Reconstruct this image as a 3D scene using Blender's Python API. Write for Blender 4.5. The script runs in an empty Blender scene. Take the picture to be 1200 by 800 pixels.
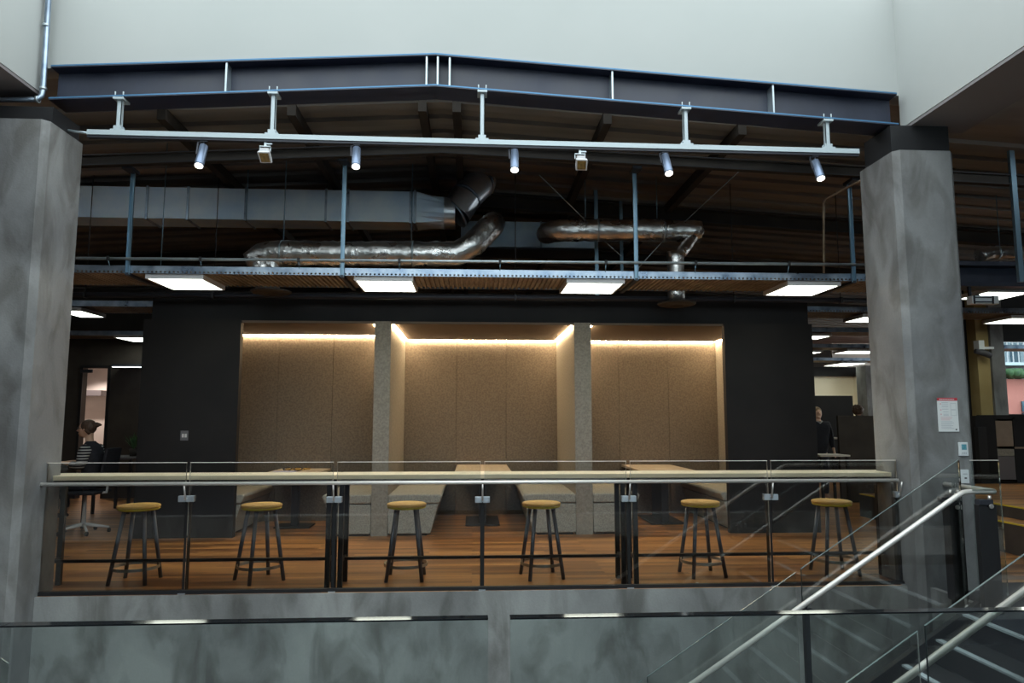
import bpy, bmesh, math, random
from mathutils import Vector, Matrix
random.seed(7)
C = bpy.context.scene.collection
PI = math.pi

# ------------------------------------------------------------------ camera
F = 830.0
EYE = Vector((0, 0, 1.5))
TILT = math.atan(90 / F)
YAW = math.atan(46 / F * math.cos(TILT))
ca, sa, ct, st = math.cos(YAW), math.sin(YAW), math.cos(TILT), math.sin(TILT)
RT = Vector((ca, -sa, 0)); FW = Vector((sa * ct, ca * ct, st)); UP = Vector((-sa * st, -ca * st, ct))

def ray(px, py):
    return RT * ((px - 600) / F) + FW - UP * ((py - 400) / F)
def at(px, py, Y):
    d = ray(px, py); return EYE + d * (Y / d.y)
def atx(px, py, X):
    d = ray(px, py); return EYE + d * (X / d.x)
def X_(px, Y, py=490): return at(px, py, Y).x
def Z_(py, Y, px=600): return at(px, py, Y).z

cam = bpy.data.cameras.new('camera'); cam.sensor_width = 36; cam.lens = F / 1200 * 36
cam.clip_start = .05; cam.clip_end = 300
co = bpy.data.objects.new('camera', cam); C.objects.link(co)
co.location = EYE; co.rotation_euler = (PI / 2 + TILT, 0, -YAW)
bpy.context.scene.camera = co

# ------------------------------------------------------------------ mesh building
class MB:
    def __init__(s): s.bm = bmesh.new()
    def quad(s, *p):
        vs = [s.bm.verts.new(Vector(q)) for q in p]; s.bm.faces.new(vs); return s
    def box(s, a, b):
        x0, x1 = sorted((a[0], b[0])); y0, y1 = sorted((a[1], b[1])); z0, z1 = sorted((a[2], b[2]))
        v = [s.bm.verts.new(p) for p in ((x0,y0,z0),(x1,y0,z0),(x1,y1,z0),(x0,y1,z0),(x0,y0,z1),(x1,y0,z1),(x1,y1,z1),(x0,y1,z1))]
        for f in ((3,2,1,0),(4,5,6,7),(0,1,5,4),(1,2,6,5),(2,3,7,6),(3,0,4,7)): s.bm.faces.new([v[i] for i in f])
        return s
    def hexa(s, v8):
        v = [s.bm.verts.new(Vector(p)) for p in v8]
        for f in ((3,2,1,0),(4,5,6,7),(0,1,5,4),(1,2,6,5),(2,3,7,6),(3,0,4,7)): s.bm.faces.new([v[i] for i in f])
        return s
    def prism(s, pts, axis, a, b):
        """pts: 2-D outline; axis 'x','y','z' extruded from a to b"""
        def P(u, v, w):
            return {'x': (w, u, v), 'y': (u, w, v), 'z': (u, v, w)}[axis]
        A = [s.bm.verts.new(P(u, v, a)) for u, v in pts]; B = [s.bm.verts.new(P(u, v, b)) for u, v in pts]
        n = len(pts)
        s.bm.faces.new(A); s.bm.faces.new(B[::-1])
        for i in range(n): s.bm.faces.new((A[i], B[i], B[(i+1) % n], A[(i+1) % n]))
        return s
    def tube(s, pts, r, n=10, cap=True, noise=0.0, smooth=True):
        pts = [Vector(p) for p in pts]; rs = r if isinstance(r, (list, tuple)) else [r] * len(pts)
        rings = []; prev = None
        for i, p in enumerate(pts):
            if i == 0: d = pts[1] - p
            elif i == len(pts) - 1: d = p - pts[i-1]
            else: d = (p - pts[i-1]).normalized() + (pts[i+1] - p).normalized()
            d.normalize()
            if prev is None:
                u = d.cross(Vector((0, 0, 1)))
                if u.length < .1: u = d.cross(Vector((0, 1, 0)))
            else: u = prev - d * prev.dot(d)
            u.normalize(); prev = u; w = d.cross(u)
            k = 1.0
            if 0 < i < len(pts) - 1:
                c = (p - pts[i-1]).normalized().dot((pts[i+1] - p).normalized()); k = 1.0
            rings.append([s.bm.verts.new(p + (u * math.cos(t) + w * math.sin(t)) * rs[i] * (1 + random.uniform(-noise, noise)))
                          for t in [2 * PI * j / n for j in range(n)]])
        for a, b in zip(rings, rings[1:]):
            for j in range(n):
                f = s.bm.faces.new((a[j], a[(j+1) % n], b[(j+1) % n], b[j])); f.smooth = smooth
        if cap: s.bm.faces.new(rings[0][::-1]); s.bm.faces.new(rings[-1])
        return s
    def bar(s, a, b, w, h=None):
        """rectangular bar between two points; w across (horizontal), h the other way"""
        h = h or w; a = Vector(a); b = Vector(b); d = (b - a).normalized()
        u = d.cross(Vector((0, 0, 1)))
        if u.length < .05: u = Vector((1, 0, 0))
        u.normalize(); v = u.cross(d)
        P = [p + u * (i * w / 2) + v * (j * h / 2) for p in (a, b) for i, j in ((-1,-1),(1,-1),(1,1),(-1,1))]
        return s.hexa(P)
    def lathe(s, c, prof, n=24, sx=1.0, sy=1.0, smooth=True):
        rings = []
        for r, z in prof:
            rings.append([s.bm.verts.new((c[0] + r * sx * math.cos(2*PI*j/n), c[1] + r * sy * math.sin(2*PI*j/n), c[2] + z)) for j in range(n)])
        for a, b in zip(rings, rings[1:]):
            for j in range(n):
                f = s.bm.faces.new((a[j], a[(j+1) % n], b[(j+1) % n], b[j])); f.smooth = smooth
        s.bm.faces.new(rings[0][::-1]); s.bm.faces.new(rings[-1]); return s
    def ball(s, c, r, sc=(1,1,1), n=14):
        m = bmesh.ops.create_uvsphere(s.bm, u_segments=n, v_segments=max(6, n*2//3), radius=r)
        for v in m['verts']:
            v.co = Vector((v.co.x*sc[0], v.co.y*sc[1], v.co.z*sc[2])) + Vector(c)
            for f in v.link_faces: f.smooth = True
        return s
    def loft(s, rings, n=20):
        """rings: (cx, cy, cz, rx, ry) from bottom to top"""
        R = [[s.bm.verts.new((cx + rx*math.cos(2*PI*j/n), cy + ry*math.sin(2*PI*j/n), cz)) for j in range(n)] for cx, cy, cz, rx, ry in rings]
        for a, b in zip(R, R[1:]):
            for j in range(n): f = s.bm.faces.new((a[j], a[(j+1) % n], b[(j+1) % n], b[j])); f.smooth = True
        s.bm.faces.new(R[0][::-1]); s.bm.faces.new(R[-1]); return s
    def build(s, name, mat, parent=None, bevel=0, label=None, seg=2):
        me = bpy.data.meshes.new(name)
        off = ORG.get(parent.name, Vector()) if parent else Vector()
        if off.length: bmesh.ops.translate(s.bm, verts=s.bm.verts, vec=-off)
        bmesh.ops.recalc_face_normals(s.bm, faces=s.bm.faces)
        s.bm.to_mesh(me); s.bm.free()
        me.materials.append(M[mat])
        o = bpy.data.objects.new(name, me); C.objects.link(o)
        if parent: o.parent = parent; ORG[o.name] = off
        if bevel:
            b = o.modifiers.new('bevel', 'BEVEL'); b.width = bevel; b.segments = seg; b.limit_method = 'ANGLE'; b.angle_limit = .6
            b.harden_normals = False
        if label: o['label'] = label
        return o
ORG = {}
def thing(name, label, cat, loc=(0, 0, 0), group=None):
    o = bpy.data.objects.new(name, None); C.objects.link(o); o.location = loc
    o.empty_display_size = .1
    o['label'] = label; o['category'] = cat
    if group: o['group'] = group
    ORG[o.name] = Vector(loc)
    return o
def tag(o, label, cat, group=None, kind=None):
    o['label'] = label; o['category'] = cat
    if group: o['group'] = group
    if kind: o['kind'] = kind
    return o
def struct(o):
    o['kind'] = 'structure'; return o
def copy_tree(o, parent=None, loc=None, label=None, rz=None):
    c = o.copy(); C.objects.link(c); c.parent = parent
    if loc is not None: c.location = loc
    if rz is not None: c.rotation_euler.z = rz
    if label: c['label'] = label
    for ch in list(o.children): copy_tree(ch, c)
    return c
def set_origin(o, loc):
    """move a lone mesh object's origin without moving its geometry"""
    loc = Vector(loc); o.data.transform(Matrix.Translation(-loc)); o.location = loc; return o

# ------------------------------------------------------------------ materials
M = {}
def mat(name, col, rough=.6, metal=0.0, spec=.5, emit=None, es=0, col2=None, scale=3.0, detail=5, bump=0, bscale=None,
        stretch=(1,1,1), lo=.35, hi=.65, coat=0, rvar=0, dist=0.0):
    m = bpy.data.materials.new(name); m.use_nodes = True; nt = m.node_tree; N = nt.nodes; L = nt.links
    p = N['Principled BSDF']
    p.inputs['Base Color'].default_value = (*col, 1); p.inputs['Roughness'].default_value = rough
    p.inputs['Metallic'].default_value = metal; p.inputs['Specular IOR Level'].default_value = spec
    p.inputs['Coat Weight'].default_value = coat
    if emit: p.inputs['Emission Color'].default_value = (*emit, 1); p.inputs['Emission Strength'].default_value = es
    tc = N.new('ShaderNodeTexCoord'); mp = N.new('ShaderNodeMapping'); mp.inputs['Scale'].default_value = stretch
    L.new(tc.outputs['Object'], mp.inputs['Vector'])
    if col2 is not None or rvar:
        n = N.new('ShaderNodeTexNoise'); n.inputs['Scale'].default_value = scale; n.inputs['Detail'].default_value = detail
        n.inputs['Distortion'].default_value = dist
        L.new(mp.outputs['Vector'], n.inputs['Vector'])
        r = N.new('ShaderNodeValToRGB'); r.color_ramp.elements[0].position = lo; r.color_ramp.elements[1].position = hi
        r.color_ramp.elements[0].color = (*col, 1); r.color_ramp.elements[1].color = (*(col2 or col), 1)
        L.new(n.outputs['Fac'], r.inputs['Fac']); L.new(r.outputs['Color'], p.inputs['Base Color'])
        if rvar:
            q = N.new('ShaderNodeMapRange'); q.inputs['To Min'].default_value = max(.02, rough - rvar); q.inputs['To Max'].default_value = rough + rvar
            q.inputs['From Min'].default_value = .3; q.inputs['From Max'].default_value = .7
            L.new(n.outputs['Fac'], q.inputs['Value']); L.new(q.outputs['Result'], p.inputs['Roughness'])
    if bump:
        n2 = N.new('ShaderNodeTexNoise'); n2.inputs['Scale'].default_value = bscale or scale; n2.inputs['Detail'].default_value = 4
        L.new(mp.outputs['Vector'], n2.inputs['Vector'])
        b = N.new('ShaderNodeBump'); b.inputs['Strength'].default_value = bump; b.inputs['Distance'].default_value = .02
        L.new(n2.outputs['Fac'], b.inputs['Height']); L.new(b.outputs['Normal'], p.inputs['Normal'])
    M[name] = m; return m

def concrete(name, a, b, c, warm):
    m = mat(name, a, rough=.75, spec=.3); nt = m.node_tree; N = nt.nodes; L = nt.links; p = N['Principled BSDF']
    tc = N.new('ShaderNodeTexCoord')
    def noise(scale, stretch, detail=6, dist=0):
        mp = N.new('ShaderNodeMapping'); mp.inputs['Scale'].default_value = stretch
        L.new(tc.outputs['Object'], mp.inputs['Vector'])
        n = N.new('ShaderNodeTexNoise'); n.inputs['Scale'].default_value = scale; n.inputs['Detail'].default_value = detail; n.inputs['Distortion'].default_value = dist
        L.new(mp.outputs['Vector'], n.inputs['Vector']); return n
    n1 = noise(1.3, (1, 1, .8), 5, .3); n2 = noise(3.2, (1.3, 1.3, .6), 7, .6); n3 = noise(60, (1, 1, 1), 3)
    r1 = N.new('ShaderNodeValToRGB'); r1.color_ramp.elements[0].color = (*a, 1); r1.color_ramp.elements[1].color = (*b, 1)
    r1.color_ramp.elements[0].position = .36; r1.color_ramp.elements[1].position = .64
    L.new(n1.outputs['Fac'], r1.inputs['Fac'])
    r2 = N.new('ShaderNodeValToRGB'); r2.color_ramp.elements[0].color = (*c, 1); r2.color_ramp.elements[1].color = (1, 1, 1, 1)
    r2.color_ramp.elements[0].position = .34; r2.color_ramp.elements[1].position = .56
    L.new(n2.outputs['Fac'], r2.inputs['Fac'])
    mx = N.new('ShaderNodeMix'); mx.data_type = 'RGBA'; mx.blend_type = 'MULTIPLY'; mx.inputs[0].default_value = .75
    L.new(r1.outputs['Color'], mx.inputs[6]); L.new(r2.outputs['Color'], mx.inputs[7])
    r3 = N.new('ShaderNodeValToRGB'); r3.color_ramp.elements[0].color = (.82, .82, .82, 1); r3.color_ramp.elements[1].color = (1.1, 1.1, 1.1, 1)
    L.new(n3.outputs['Fac'], r3.inputs['Fac'])
    my = N.new('ShaderNodeMix'); my.data_type = 'RGBA'; my.blend_type = 'MULTIPLY'; my.inputs[0].default_value = .6
    L.new(mx.outputs[2], my.inputs[6]); L.new(r3.outputs['Color'], my.inputs[7])
    L.new(my.outputs[2], p.inputs['Base Color'])
    bp = N.new('ShaderNodeBump'); bp.inputs['Strength'].default_value = .15; bp.inputs['Distance'].default_value = .01
    L.new(n3.outputs['Fac'], bp.inputs['Height']); L.new(bp.outputs['Normal'], p.inputs['Normal'])
concrete('concrete', (.17, .172, .178), (.285, .29, .29), (.50, .47, .44), 0)
concrete('concrete_wall', (.22, .225, .226), (.36, .372, .37), (.40, .385, .36), 0)

mat('white_paint', (.45, .47, .46), .85, spec=.2, col2=(.48, .495, .485), scale=.6)
mat('soffit', (.26, .24, .245), .9, spec=.2)
mat('navy_steel', (.016, .021, .044), .42, spec=.6, col2=(.030, .037, .066), scale=3, stretch=(1, 1, .6), rvar=.1)
mat('edge_highlight', (.08, .22, .40), .35, metal=.3)  # pale blue of light on the flange edge, put into the colour
mat('grey_steel', (.42, .50, .55), .38, metal=.75, col2=(.55, .62, .66), scale=6)
mat('rail_paint', (.50, .58, .62), .45, metal=.1)
mat('strut_steel', (.22, .34, .44), .4, metal=.7)
mat('dark_steel', (.035, .038, .05), .5, metal=.3)
mat('galvanised', (.24, .32, .44), .34, metal=.85, col2=(.46, .55, .66), scale=7, rvar=.08, bump=.1, bscale=3)
mat('duct_sheet', (.58, .74, .92), .45, metal=.35, col2=(.80, .90, .98), scale=2.2, rvar=.08, bump=.12, bscale=1.5)
mat('round_duct', (.62, .66, .72), .30, metal=.9, col2=(.72, .76, .82), scale=4)
mat('stair_glass_edge', (.15, .19, .19), .2, spec=.7)
mat('pale_steel', (.78, .75, .71), .38, metal=.45)
mat('foil', (.82, .81, .80), .30, metal=1, col2=(.55, .55, .55), scale=5, bump=.9, bscale=9, rvar=.06)
mat('tray_metal', (.46, .37, .27), .45, metal=.5, col2=(.26, .20, .15), scale=5)
mat('black_panel', (.015, .0145, .016), .65, spec=.2, col2=(.019, .018, .019), scale=2)
mat('black_metal', (.016, .016, .018), .5, spec=.4)
mat('dark_brown', (.052, .044, .040), .8, spec=.2, col2=(.070, .060, .053), scale=2.5)
mat('ceiling_board', (.24, .225, .215), .85, spec=.15, col2=(.34, .315, .295), scale=1.2, stretch=(.5, 3, 1))
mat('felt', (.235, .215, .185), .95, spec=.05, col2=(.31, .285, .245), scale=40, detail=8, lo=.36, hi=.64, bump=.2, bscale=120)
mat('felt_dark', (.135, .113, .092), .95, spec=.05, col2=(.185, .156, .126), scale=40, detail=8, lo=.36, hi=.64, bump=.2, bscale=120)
mat('bench_fabric', (.24, .235, .21), .95, spec=.05, col2=(.36, .35, .315), scale=70, detail=8, lo=.38, hi=.62, bump=.2, bscale=150)
mat('booth_ceiling', (.16, .125, .10), .9, spec=.1)
mat('light_wood', (.82, .68, .47), .42, col2=(.90, .77, .56), scale=4, stretch=(.3, 6, 6), spec=.4)
mat('table_wood', (.44, .37, .285), .5, col2=(.51, .43, .34), scale=4, stretch=(6, .3, 6), spec=.4)
mat('stool_wood', (.92, .52, .13), .45, col2=(.96, .62, .19), scale=5, stretch=(.6, 6, 6), spec=.4)
mat('yellow_paint', (.66, .50, .03), .5)
mat('stool_leg', (.11, .12, .15), .42, metal=.4)
mat('ring_steel', (.42, .44, .42), .35, metal=.9)
mat('stainless', (.80, .76, .74), .38, metal=.95)
mat('clamp_steel', (.55, .60, .66), .4, metal=.8, bump=.1, bscale=40)
mat('black_tread', (.014, .014, .016), .85, col2=(.026, .026, .03), scale=90)
mat('nosing', (.46, .52, .56), .6)
mat('carpet', (.030, .032, .040), .95, spec=.05, col2=(.044, .046, .056), scale=80)
mat('panel_body', (.62, .62, .64), .5)
mat('panel_glow', (.9, .9, .85), .5, emit=(.93, 1.0, .86), es=6)
mat('led_warm', (1, .9, .7), .5, emit=(1, .74, .44), es=120)
mat('spot_glow', (1, .95, .85), .5, emit=(1, .93, .78), es=4)
mat('lamp_cool', (1, 1, 1), .5, emit=(.85, .93, 1), es=3)
mat('spot_body', (.22, .28, .40), .35, metal=.7)
mat('amber_glass', (.30, .18, .05), .2, col2=(.12, .07, .02), scale=30)
mat('paper', (.78, .80, .80), .7); mat('red_print', (.60, .05, .07), .6); mat('pink_print', (.72, .45, .47), .7)
mat('grey_print', (.45, .48, .52), .7); mat('dark_print', (.05, .05, .06), .6)
mat('plastic_white', (.72, .76, .78), .4); mat('lcd', (.10, .30, .38), .2, col2=(.16, .42, .50), scale=60)
mat('skin', (.70, .43, .30), .55, col2=(.76, .49, .35), scale=12)
mat('hair', (.045, .025, .018), .55, col2=(.12, .07, .045), scale=60, stretch=(1, 1, .2))
mat('blond_hair', (.22, .13, .06), .55); mat('dark_cloth', (.014, .015, .022), .85, col2=(.022, .023, .032), scale=30)
mat('white_cloth', (.5, .5, .5), .8); mat('trousers', (.02, .022, .035), .85)
mat('salmon', (.62, .22, .18), .85, col2=(.68, .27, .22), scale=1); mat('render_white', (.62, .70, .74), .8)
mat('brick_pier', (.30, .22, .09), .8, col2=(.36, .27, .12), scale=3); mat('leaf', (.04, .10, .045), .7, col2=(.08, .17, .06), scale=12)
mat('window_blue', (.08, .16, .22), .15); mat('cream', (.86, .78, .62), .8); mat('warm_white', (.62, .56, .52), .85)
mat('shelf_brown', (.23, .17, .125), .6, col2=(.27, .2, .15), scale=8); mat('shelf_grey', (.13, .115, .12), .6)
mat('orange_print', (.55, .33, .08), .6); mat('lilac_print', (.42, .42, .58), .6)
mat('yellow_edge', (.62, .45, .03), .5); mat('desk_grey', (.13, .13, .145), .4)
mat('glass_edge', (.010, .012, .014), .06, spec=.6)
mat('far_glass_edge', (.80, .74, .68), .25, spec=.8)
mat('ground', (.12, .12, .12), .9)

def glass(name, tint, k=1.0, rough=.0):
    m = bpy.data.materials.new(name); m.use_nodes = True; nt = m.node_tree; N = nt.nodes; L = nt.links
    N.remove(N['Principled BSDF']); out = N['Material Output']
    t = N.new('ShaderNodeBsdfTransparent'); t.inputs[0].default_value = (*tint, 1)
    g = N.new('ShaderNodeBsdfGlossy'); g.inputs['Roughness'].default_value = rough; g.inputs[0].default_value = (1, 1, 1, 1)
    f = N.new('ShaderNodeFresnel'); f.inputs['IOR'].default_value = 1.5
    mu = N.new('ShaderNodeMath'); mu.operation = 'MULTIPLY'; mu.inputs[1].default_value = k; mu.use_clamp = True
    mx = N.new('ShaderNodeMixShader')
    L.new(f.outputs[0], mu.inputs[0]); L.new(mu.outputs[0], mx.inputs[0]); L.new(t.outputs[0], mx.inputs[1]); L.new(g.outputs[0], mx.inputs[2])
    L.new(mx.outputs[0], out.inputs['Surface']); M[name] = m
glass('glass_clear', (.93, .94, .93), 1.6); glass('glass_green', (.93, .975, .965), 1.4); glass('window_glass', (.92, .98, 1.0))

# timber floor: boards running across the room, glossy
def wood_floor():
    m = mat('wood_floor', (.2, .07, .03), rough=.30, spec=.5); nt = m.node_tree; N = nt.nodes; L = nt.links; p = N['Principled BSDF']
    tc = N.new('ShaderNodeTexCoord')
    br = N.new('ShaderNodeTexBrick'); br.inputs['Scale'].default_value = 1; br.inputs['Brick Width'].default_value = 1.3; br.inputs['Row Height'].default_value = .085
    br.inputs['Mortar Size'].default_value = .0025; br.inputs['Color1'].default_value = (0, 0, 0, 1); br.inputs['Color2'].default_value = (1, 1, 1, 1)
    br.inputs['Mortar'].default_value = (.3, .3, .3, 1); br.offset = .37; br.inputs['Bias'].default_value = 0
    L.new(tc.outputs['Object'], br.inputs['Vector'])
    mp = N.new('ShaderNodeMapping'); mp.inputs['Scale'].default_value = (.9, 14, 1); L.new(tc.outputs['Object'], mp.inputs['Vector'])
    n = N.new('ShaderNodeTexNoise'); n.inputs['Scale'].default_value = 1.6; n.inputs['Detail'].default_value = 6; L.new(mp.outputs['Vector'], n.inputs['Vector'])
    ad = N.new('ShaderNodeMix'); ad.data_type = 'FLOAT'; ad.inputs[0].default_value = .45
    L.new(n.outputs['Fac'], ad.inputs[2]); L.new(br.outputs['Color'], ad.inputs[3])
    r = N.new('ShaderNodeValToRGB'); e = r.color_ramp.elements
    e[0].position = .2; e[0].color = (.10, .038, .016, 1); e[1].position = .78; e[1].color = (.62, .30, .10, 1)
    k = e.new(.5); k.color = (.34, .15, .058, 1)
    L.new(ad.outputs[0], r.inputs['Fac']); L.new(r.outputs['Color'], p.inputs['Base Color'])
    q = N.new('ShaderNodeMapRange'); q.inputs['To Min'].default_value = .22; q.inputs['To Max'].default_value = .42
    L.new(n.outputs['Fac'], q.inputs['Value']); L.new(q.outputs['Result'], p.inputs['Roughness'])
wood_floor()

# striped jersey (bands across the arm, in the garment's own coordinates)
def stripes():
    m = mat('striped_jersey', (.01, .01, .015), rough=.85); nt = m.node_tree; N = nt.nodes; L = nt.links; p = N['Principled BSDF']
    tc = N.new('ShaderNodeTexCoord'); w = N.new('ShaderNodeTexWave'); w.bands_direction = 'Z'; w.inputs['Scale'].default_value = 8.5
    L.new(tc.outputs['Object'], w.inputs['Vector']); r = N.new('ShaderNodeValToRGB')
    r.color_ramp.interpolation = 'CONSTANT'; r.color_ramp.elements[0].color = (.014, .014, .02, 1); r.color_ramp.elements[1].position = .72; r.color_ramp.elements[1].color = (.55, .55, .55, 1)
    L.new(w.outputs['Fac'], r.inputs['Fac']); L.new(r.outputs['Color'], p.inputs['Base Color'])
stripes()

# ------------------------------------------------------------------ world: overcast daylight
w = bpy.data.worlds.new('world'); bpy.context.scene.world = w; w.use_nodes = True
w.node_tree.nodes['Background'].inputs[0].default_value = (.85, .95, .97, 1)
w.node_tree.nodes['Background'].inputs[1].default_value = 2.5

# ================================================================== SETTING
YB = 6.38                       # plane of the concrete slab edge and the white wall
XL = X_(52, YB, 110); XR = X_(1054, YB, 130)
ZTOP = 5.75
# gable profile of the roof beam (bottom flange line), z at left end, apex, right end
pl, pa, pr = at(57, 117, 6.27), at(510, 101.5, 6.27), at(1053, 147, 6.27)
SL = .058
def roof_z(x): return pa.z + .34 - SL * abs(x - pa.x)

def gable_slab(y0, y1, x0, x1, zf0, zf1):
    m = MB()
    for a, b in ((x0, pa.x), (pa.x, x1)):
        m.hexa(((a,y0,zf0(a)),(b,y0,zf0(b)),(b,y1,zf0(b)),(a,y1,zf0(a)),(a,y0,zf1(a)),(b,y0,zf1(b)),(b,y1,zf1(b)),(a,y1,zf1(a))))
    return m
# white upper walls of the atrium
m = MB(); hw = 5.2
m.hexa(((XL-.3,YB,roof_z(XL-.3)-.0),(pa.x,YB,roof_z(pa.x)),(pa.x,YB+.2,roof_z(pa.x)),(XL-.3,YB+.2,roof_z(XL-.3)),
        (XL-.3,YB,ZTOP),(pa.x,YB,ZTOP),(pa.x,YB+.2,ZTOP),(XL-.3,YB+.2,ZTOP)))
m.hexa(((pa.x,YB,roof_z(pa.x)),(XR+.3,YB,roof_z(XR+.3)),(XR+.3,YB+.2,roof_z(XR+.3)),(pa.x,YB+.2,roof_z(pa.x)),
        (pa.x,YB,ZTOP),(XR+.3,YB,ZTOP),(XR+.3,YB+.2,ZTOP),(pa.x,YB+.2,ZTOP)))
struct(m.build('wall_back', 'white_paint'))
zr = Z_(147, 6.3, 1056); zl = Z_(107, 6.3, 47)
o = MB().box((XR, -6, zr), (XR + .62, YB, ZTOP)).build('wall_right', 'white_paint'); struct(o)
o = MB().box((XL - .5, -6, zl), (XL, YB, ZTOP)).build('wall_left', 'white_paint'); struct(o)
struct(MB().box((XR + .005, -6, zr - .03), (XR + .615, YB, zr - .002)).build('trim_1', 'soffit'))
struct(MB().box((XL - .495, -6, zl - .03), (XL - .005, YB, zl - .002)).build('trim_2', 'soffit'))
struct(MB().box((XL - .5, -6.2, 3.9), (XR + .62, -6, ZTOP)).build('wall_front', 'white_paint'))
# enclosure of the storey behind and beside the viewer
struct(MB().box((-14, -8, 4.35), (XL - .5, YB, 4.5)).build('ceiling', 'ceiling_board'))
struct(MB().box((XR + .62, -8, 4.35), (16, YB, 4.5)).build('ceiling', 'ceiling_board'))
struct(MB().box((XL - .5, -8, 4.35), (XR + .62, -6.2, 4.5)).build('ceiling', 'ceiling_board'))
m = MB().box((-14, -8.2, -3.6), (16, -8, 2.2)).box((-14, -8.2, 4.25), (16, -8, 4.5)).box((-14, -8.2, 2.2), (-3, -8, 4.25)).box((13, -8.2, 2.2), (16, -8, 4.25))
struct(m.build('wall_rear', 'dark_brown'))
wn = struct(bpy.data.objects.new('added_window', None)); C.objects.link(wn); ORG[wn.name] = Vector()  # glazed strip behind the viewer, added to throw daylight onto the ducts
m = MB()
for i in range(9): m.box((-3 + i*2 - .03, -8.15, 2.2), (-3 + i*2 + .03, -8.05, 4.25))
m.box((-3, -8.15, 2.2), (13, -8.05, 2.27)).box((-3, -8.15, 4.18), (13, -8.05, 4.25))
m.build('window_frame', 'black_metal', wn); MB().box((-3, -8.11, 2.22), (13, -8.10, 4.2)).build('window_pane', 'window_glass', wn)
struct(MB().box((-14.2, -8, -3.6), (-14, 27, 5)).build('wall_far_left', 'dark_brown'))
struct(MB().box((16, -8, -3.6), (16.2, 9.0, 5)).build('wall_far_right', 'dark_brown'))
struct(MB().box((-14, -8, -3.7), (16, YB, -3.6)).build('floor_lower', 'warm_white'))
struct(MB().box((-14, -8, -.35), (16, 1.32, 0)).build('floor_near', 'carpet'))

# roof over the far storey : boards and cross battens
def roofbot(x): return roof_z(x) + .10
RL0, RL1, RX0, RX1 = YB + .30, YB + .95, -3.2, 3.3  # roof opening added out of view to let daylight onto the ducts
m = gable_slab(YB + .2, RL0, -14, 16, roofbot, lambda x: roofbot(x) + .12)
m2 = gable_slab(RL1, 27, -14, 16, roofbot, lambda x: roofbot(x) + .12)
for g_ in (m2,):
    tmp = bpy.data.meshes.new('tmp'); g_.bm.to_mesh(tmp); m.bm.from_mesh(tmp); g_.bm.free(); bpy.data.meshes.remove(tmp)
for a_, b_ in ((-14, RX0), (RX1, 16)):
    m.hexa(((a_,RL0,roofbot(a_)),(b_,RL0,roofbot(b_)),(b_,RL1,roofbot(b_)),(a_,RL1,roofbot(a_)),(a_,RL0,roofbot(a_)+.12),(b_,RL0,roofbot(b_)+.12),(b_,RL1,roofbot(b_)+.12),(a_,RL1,roofbot(a_)+.12)))
y = RL1 + .10
while y < 22:
    for a, b in ((-14, pa.x), (pa.x, 16)):
        m.hexa(((a,y,roofbot(a)-.05),(b,y,roofbot(b)-.05),(b,y+.16,roofbot(b)-.05),(a,y+.16,roofbot(a)-.05),
                (a,y,roofbot(a)),(b,y,roofbot(b)),(b,y+.16,roofbot(b)),(a,y+.16,roofbot(a))))
    y += .42
struct(m.build('ceiling', 'ceiling_board'))

# far storey floor, its slab edge wall
struct(MB().box((XL - 9, YB + .02, -.12), (X_(1100, 6.2), 27, 0)).build('floor', 'wood_floor'))
struct(MB().box((XL - .7, YB, -3.6), (X_(1100, 6.2), YB + .3, -.122)).box((XL - .7, YB, -.122), (X_(1100, 6.2), YB + .02, .0)).build('wall_slab_edge', 'concrete_wall'))
XN0 = 3.82                 # top nosing of the stairs
XF = X_(1100, 6.2)
struct(MB().box((XF, 6.45, -.12), (16, 27, 0)).build('floor', 'wood_floor'))
struct(MB().box((XN0 + .005, 3.9, -.3), (16, 5.505, 0)).box((4.06, 5.505, -.3), (16, 6.45, 0)).build('floor', 'carpet'))
struct(MB().box((4.0, 5.51, -.6), (4.055, 6.17, .03)).build('trim_5', 'concrete_wall'))

# ================================================================== COLUMNS
def column(name, x0, x1, y0, y1, z1, ch, label):
    pts = [(x0 + ch, y0), (x1 - ch, y0), (x1, y0 + ch), (x1, y1), (x0, y1), (x0, y0 + ch)]
    o = MB().prism(pts, 'z', -3.6, z1).build(name, 'concrete')
    return tag(o, label, 'column')
# left: right face px 52..98 at top
Yl = 6.08
column('concrete_column', X_(45, Yl, 200) - .9, X_(46, Yl, 200) + .035, Yl, Yl + .56, Z_(139, Yl, 30), .05,
       'bare concrete column at the left end of the high bar, woman sitting behind it')
Yr = 6.18
xr0 = X_(1058.5, Yr, 300) - .02
column('concrete_column', xr0, X_(1128, Yr, 300), Yr, Yr + .60, Z_(176, Yr, 1080), .05,
       'bare concrete column carrying the red headed notice, right of the high bar')

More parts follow.
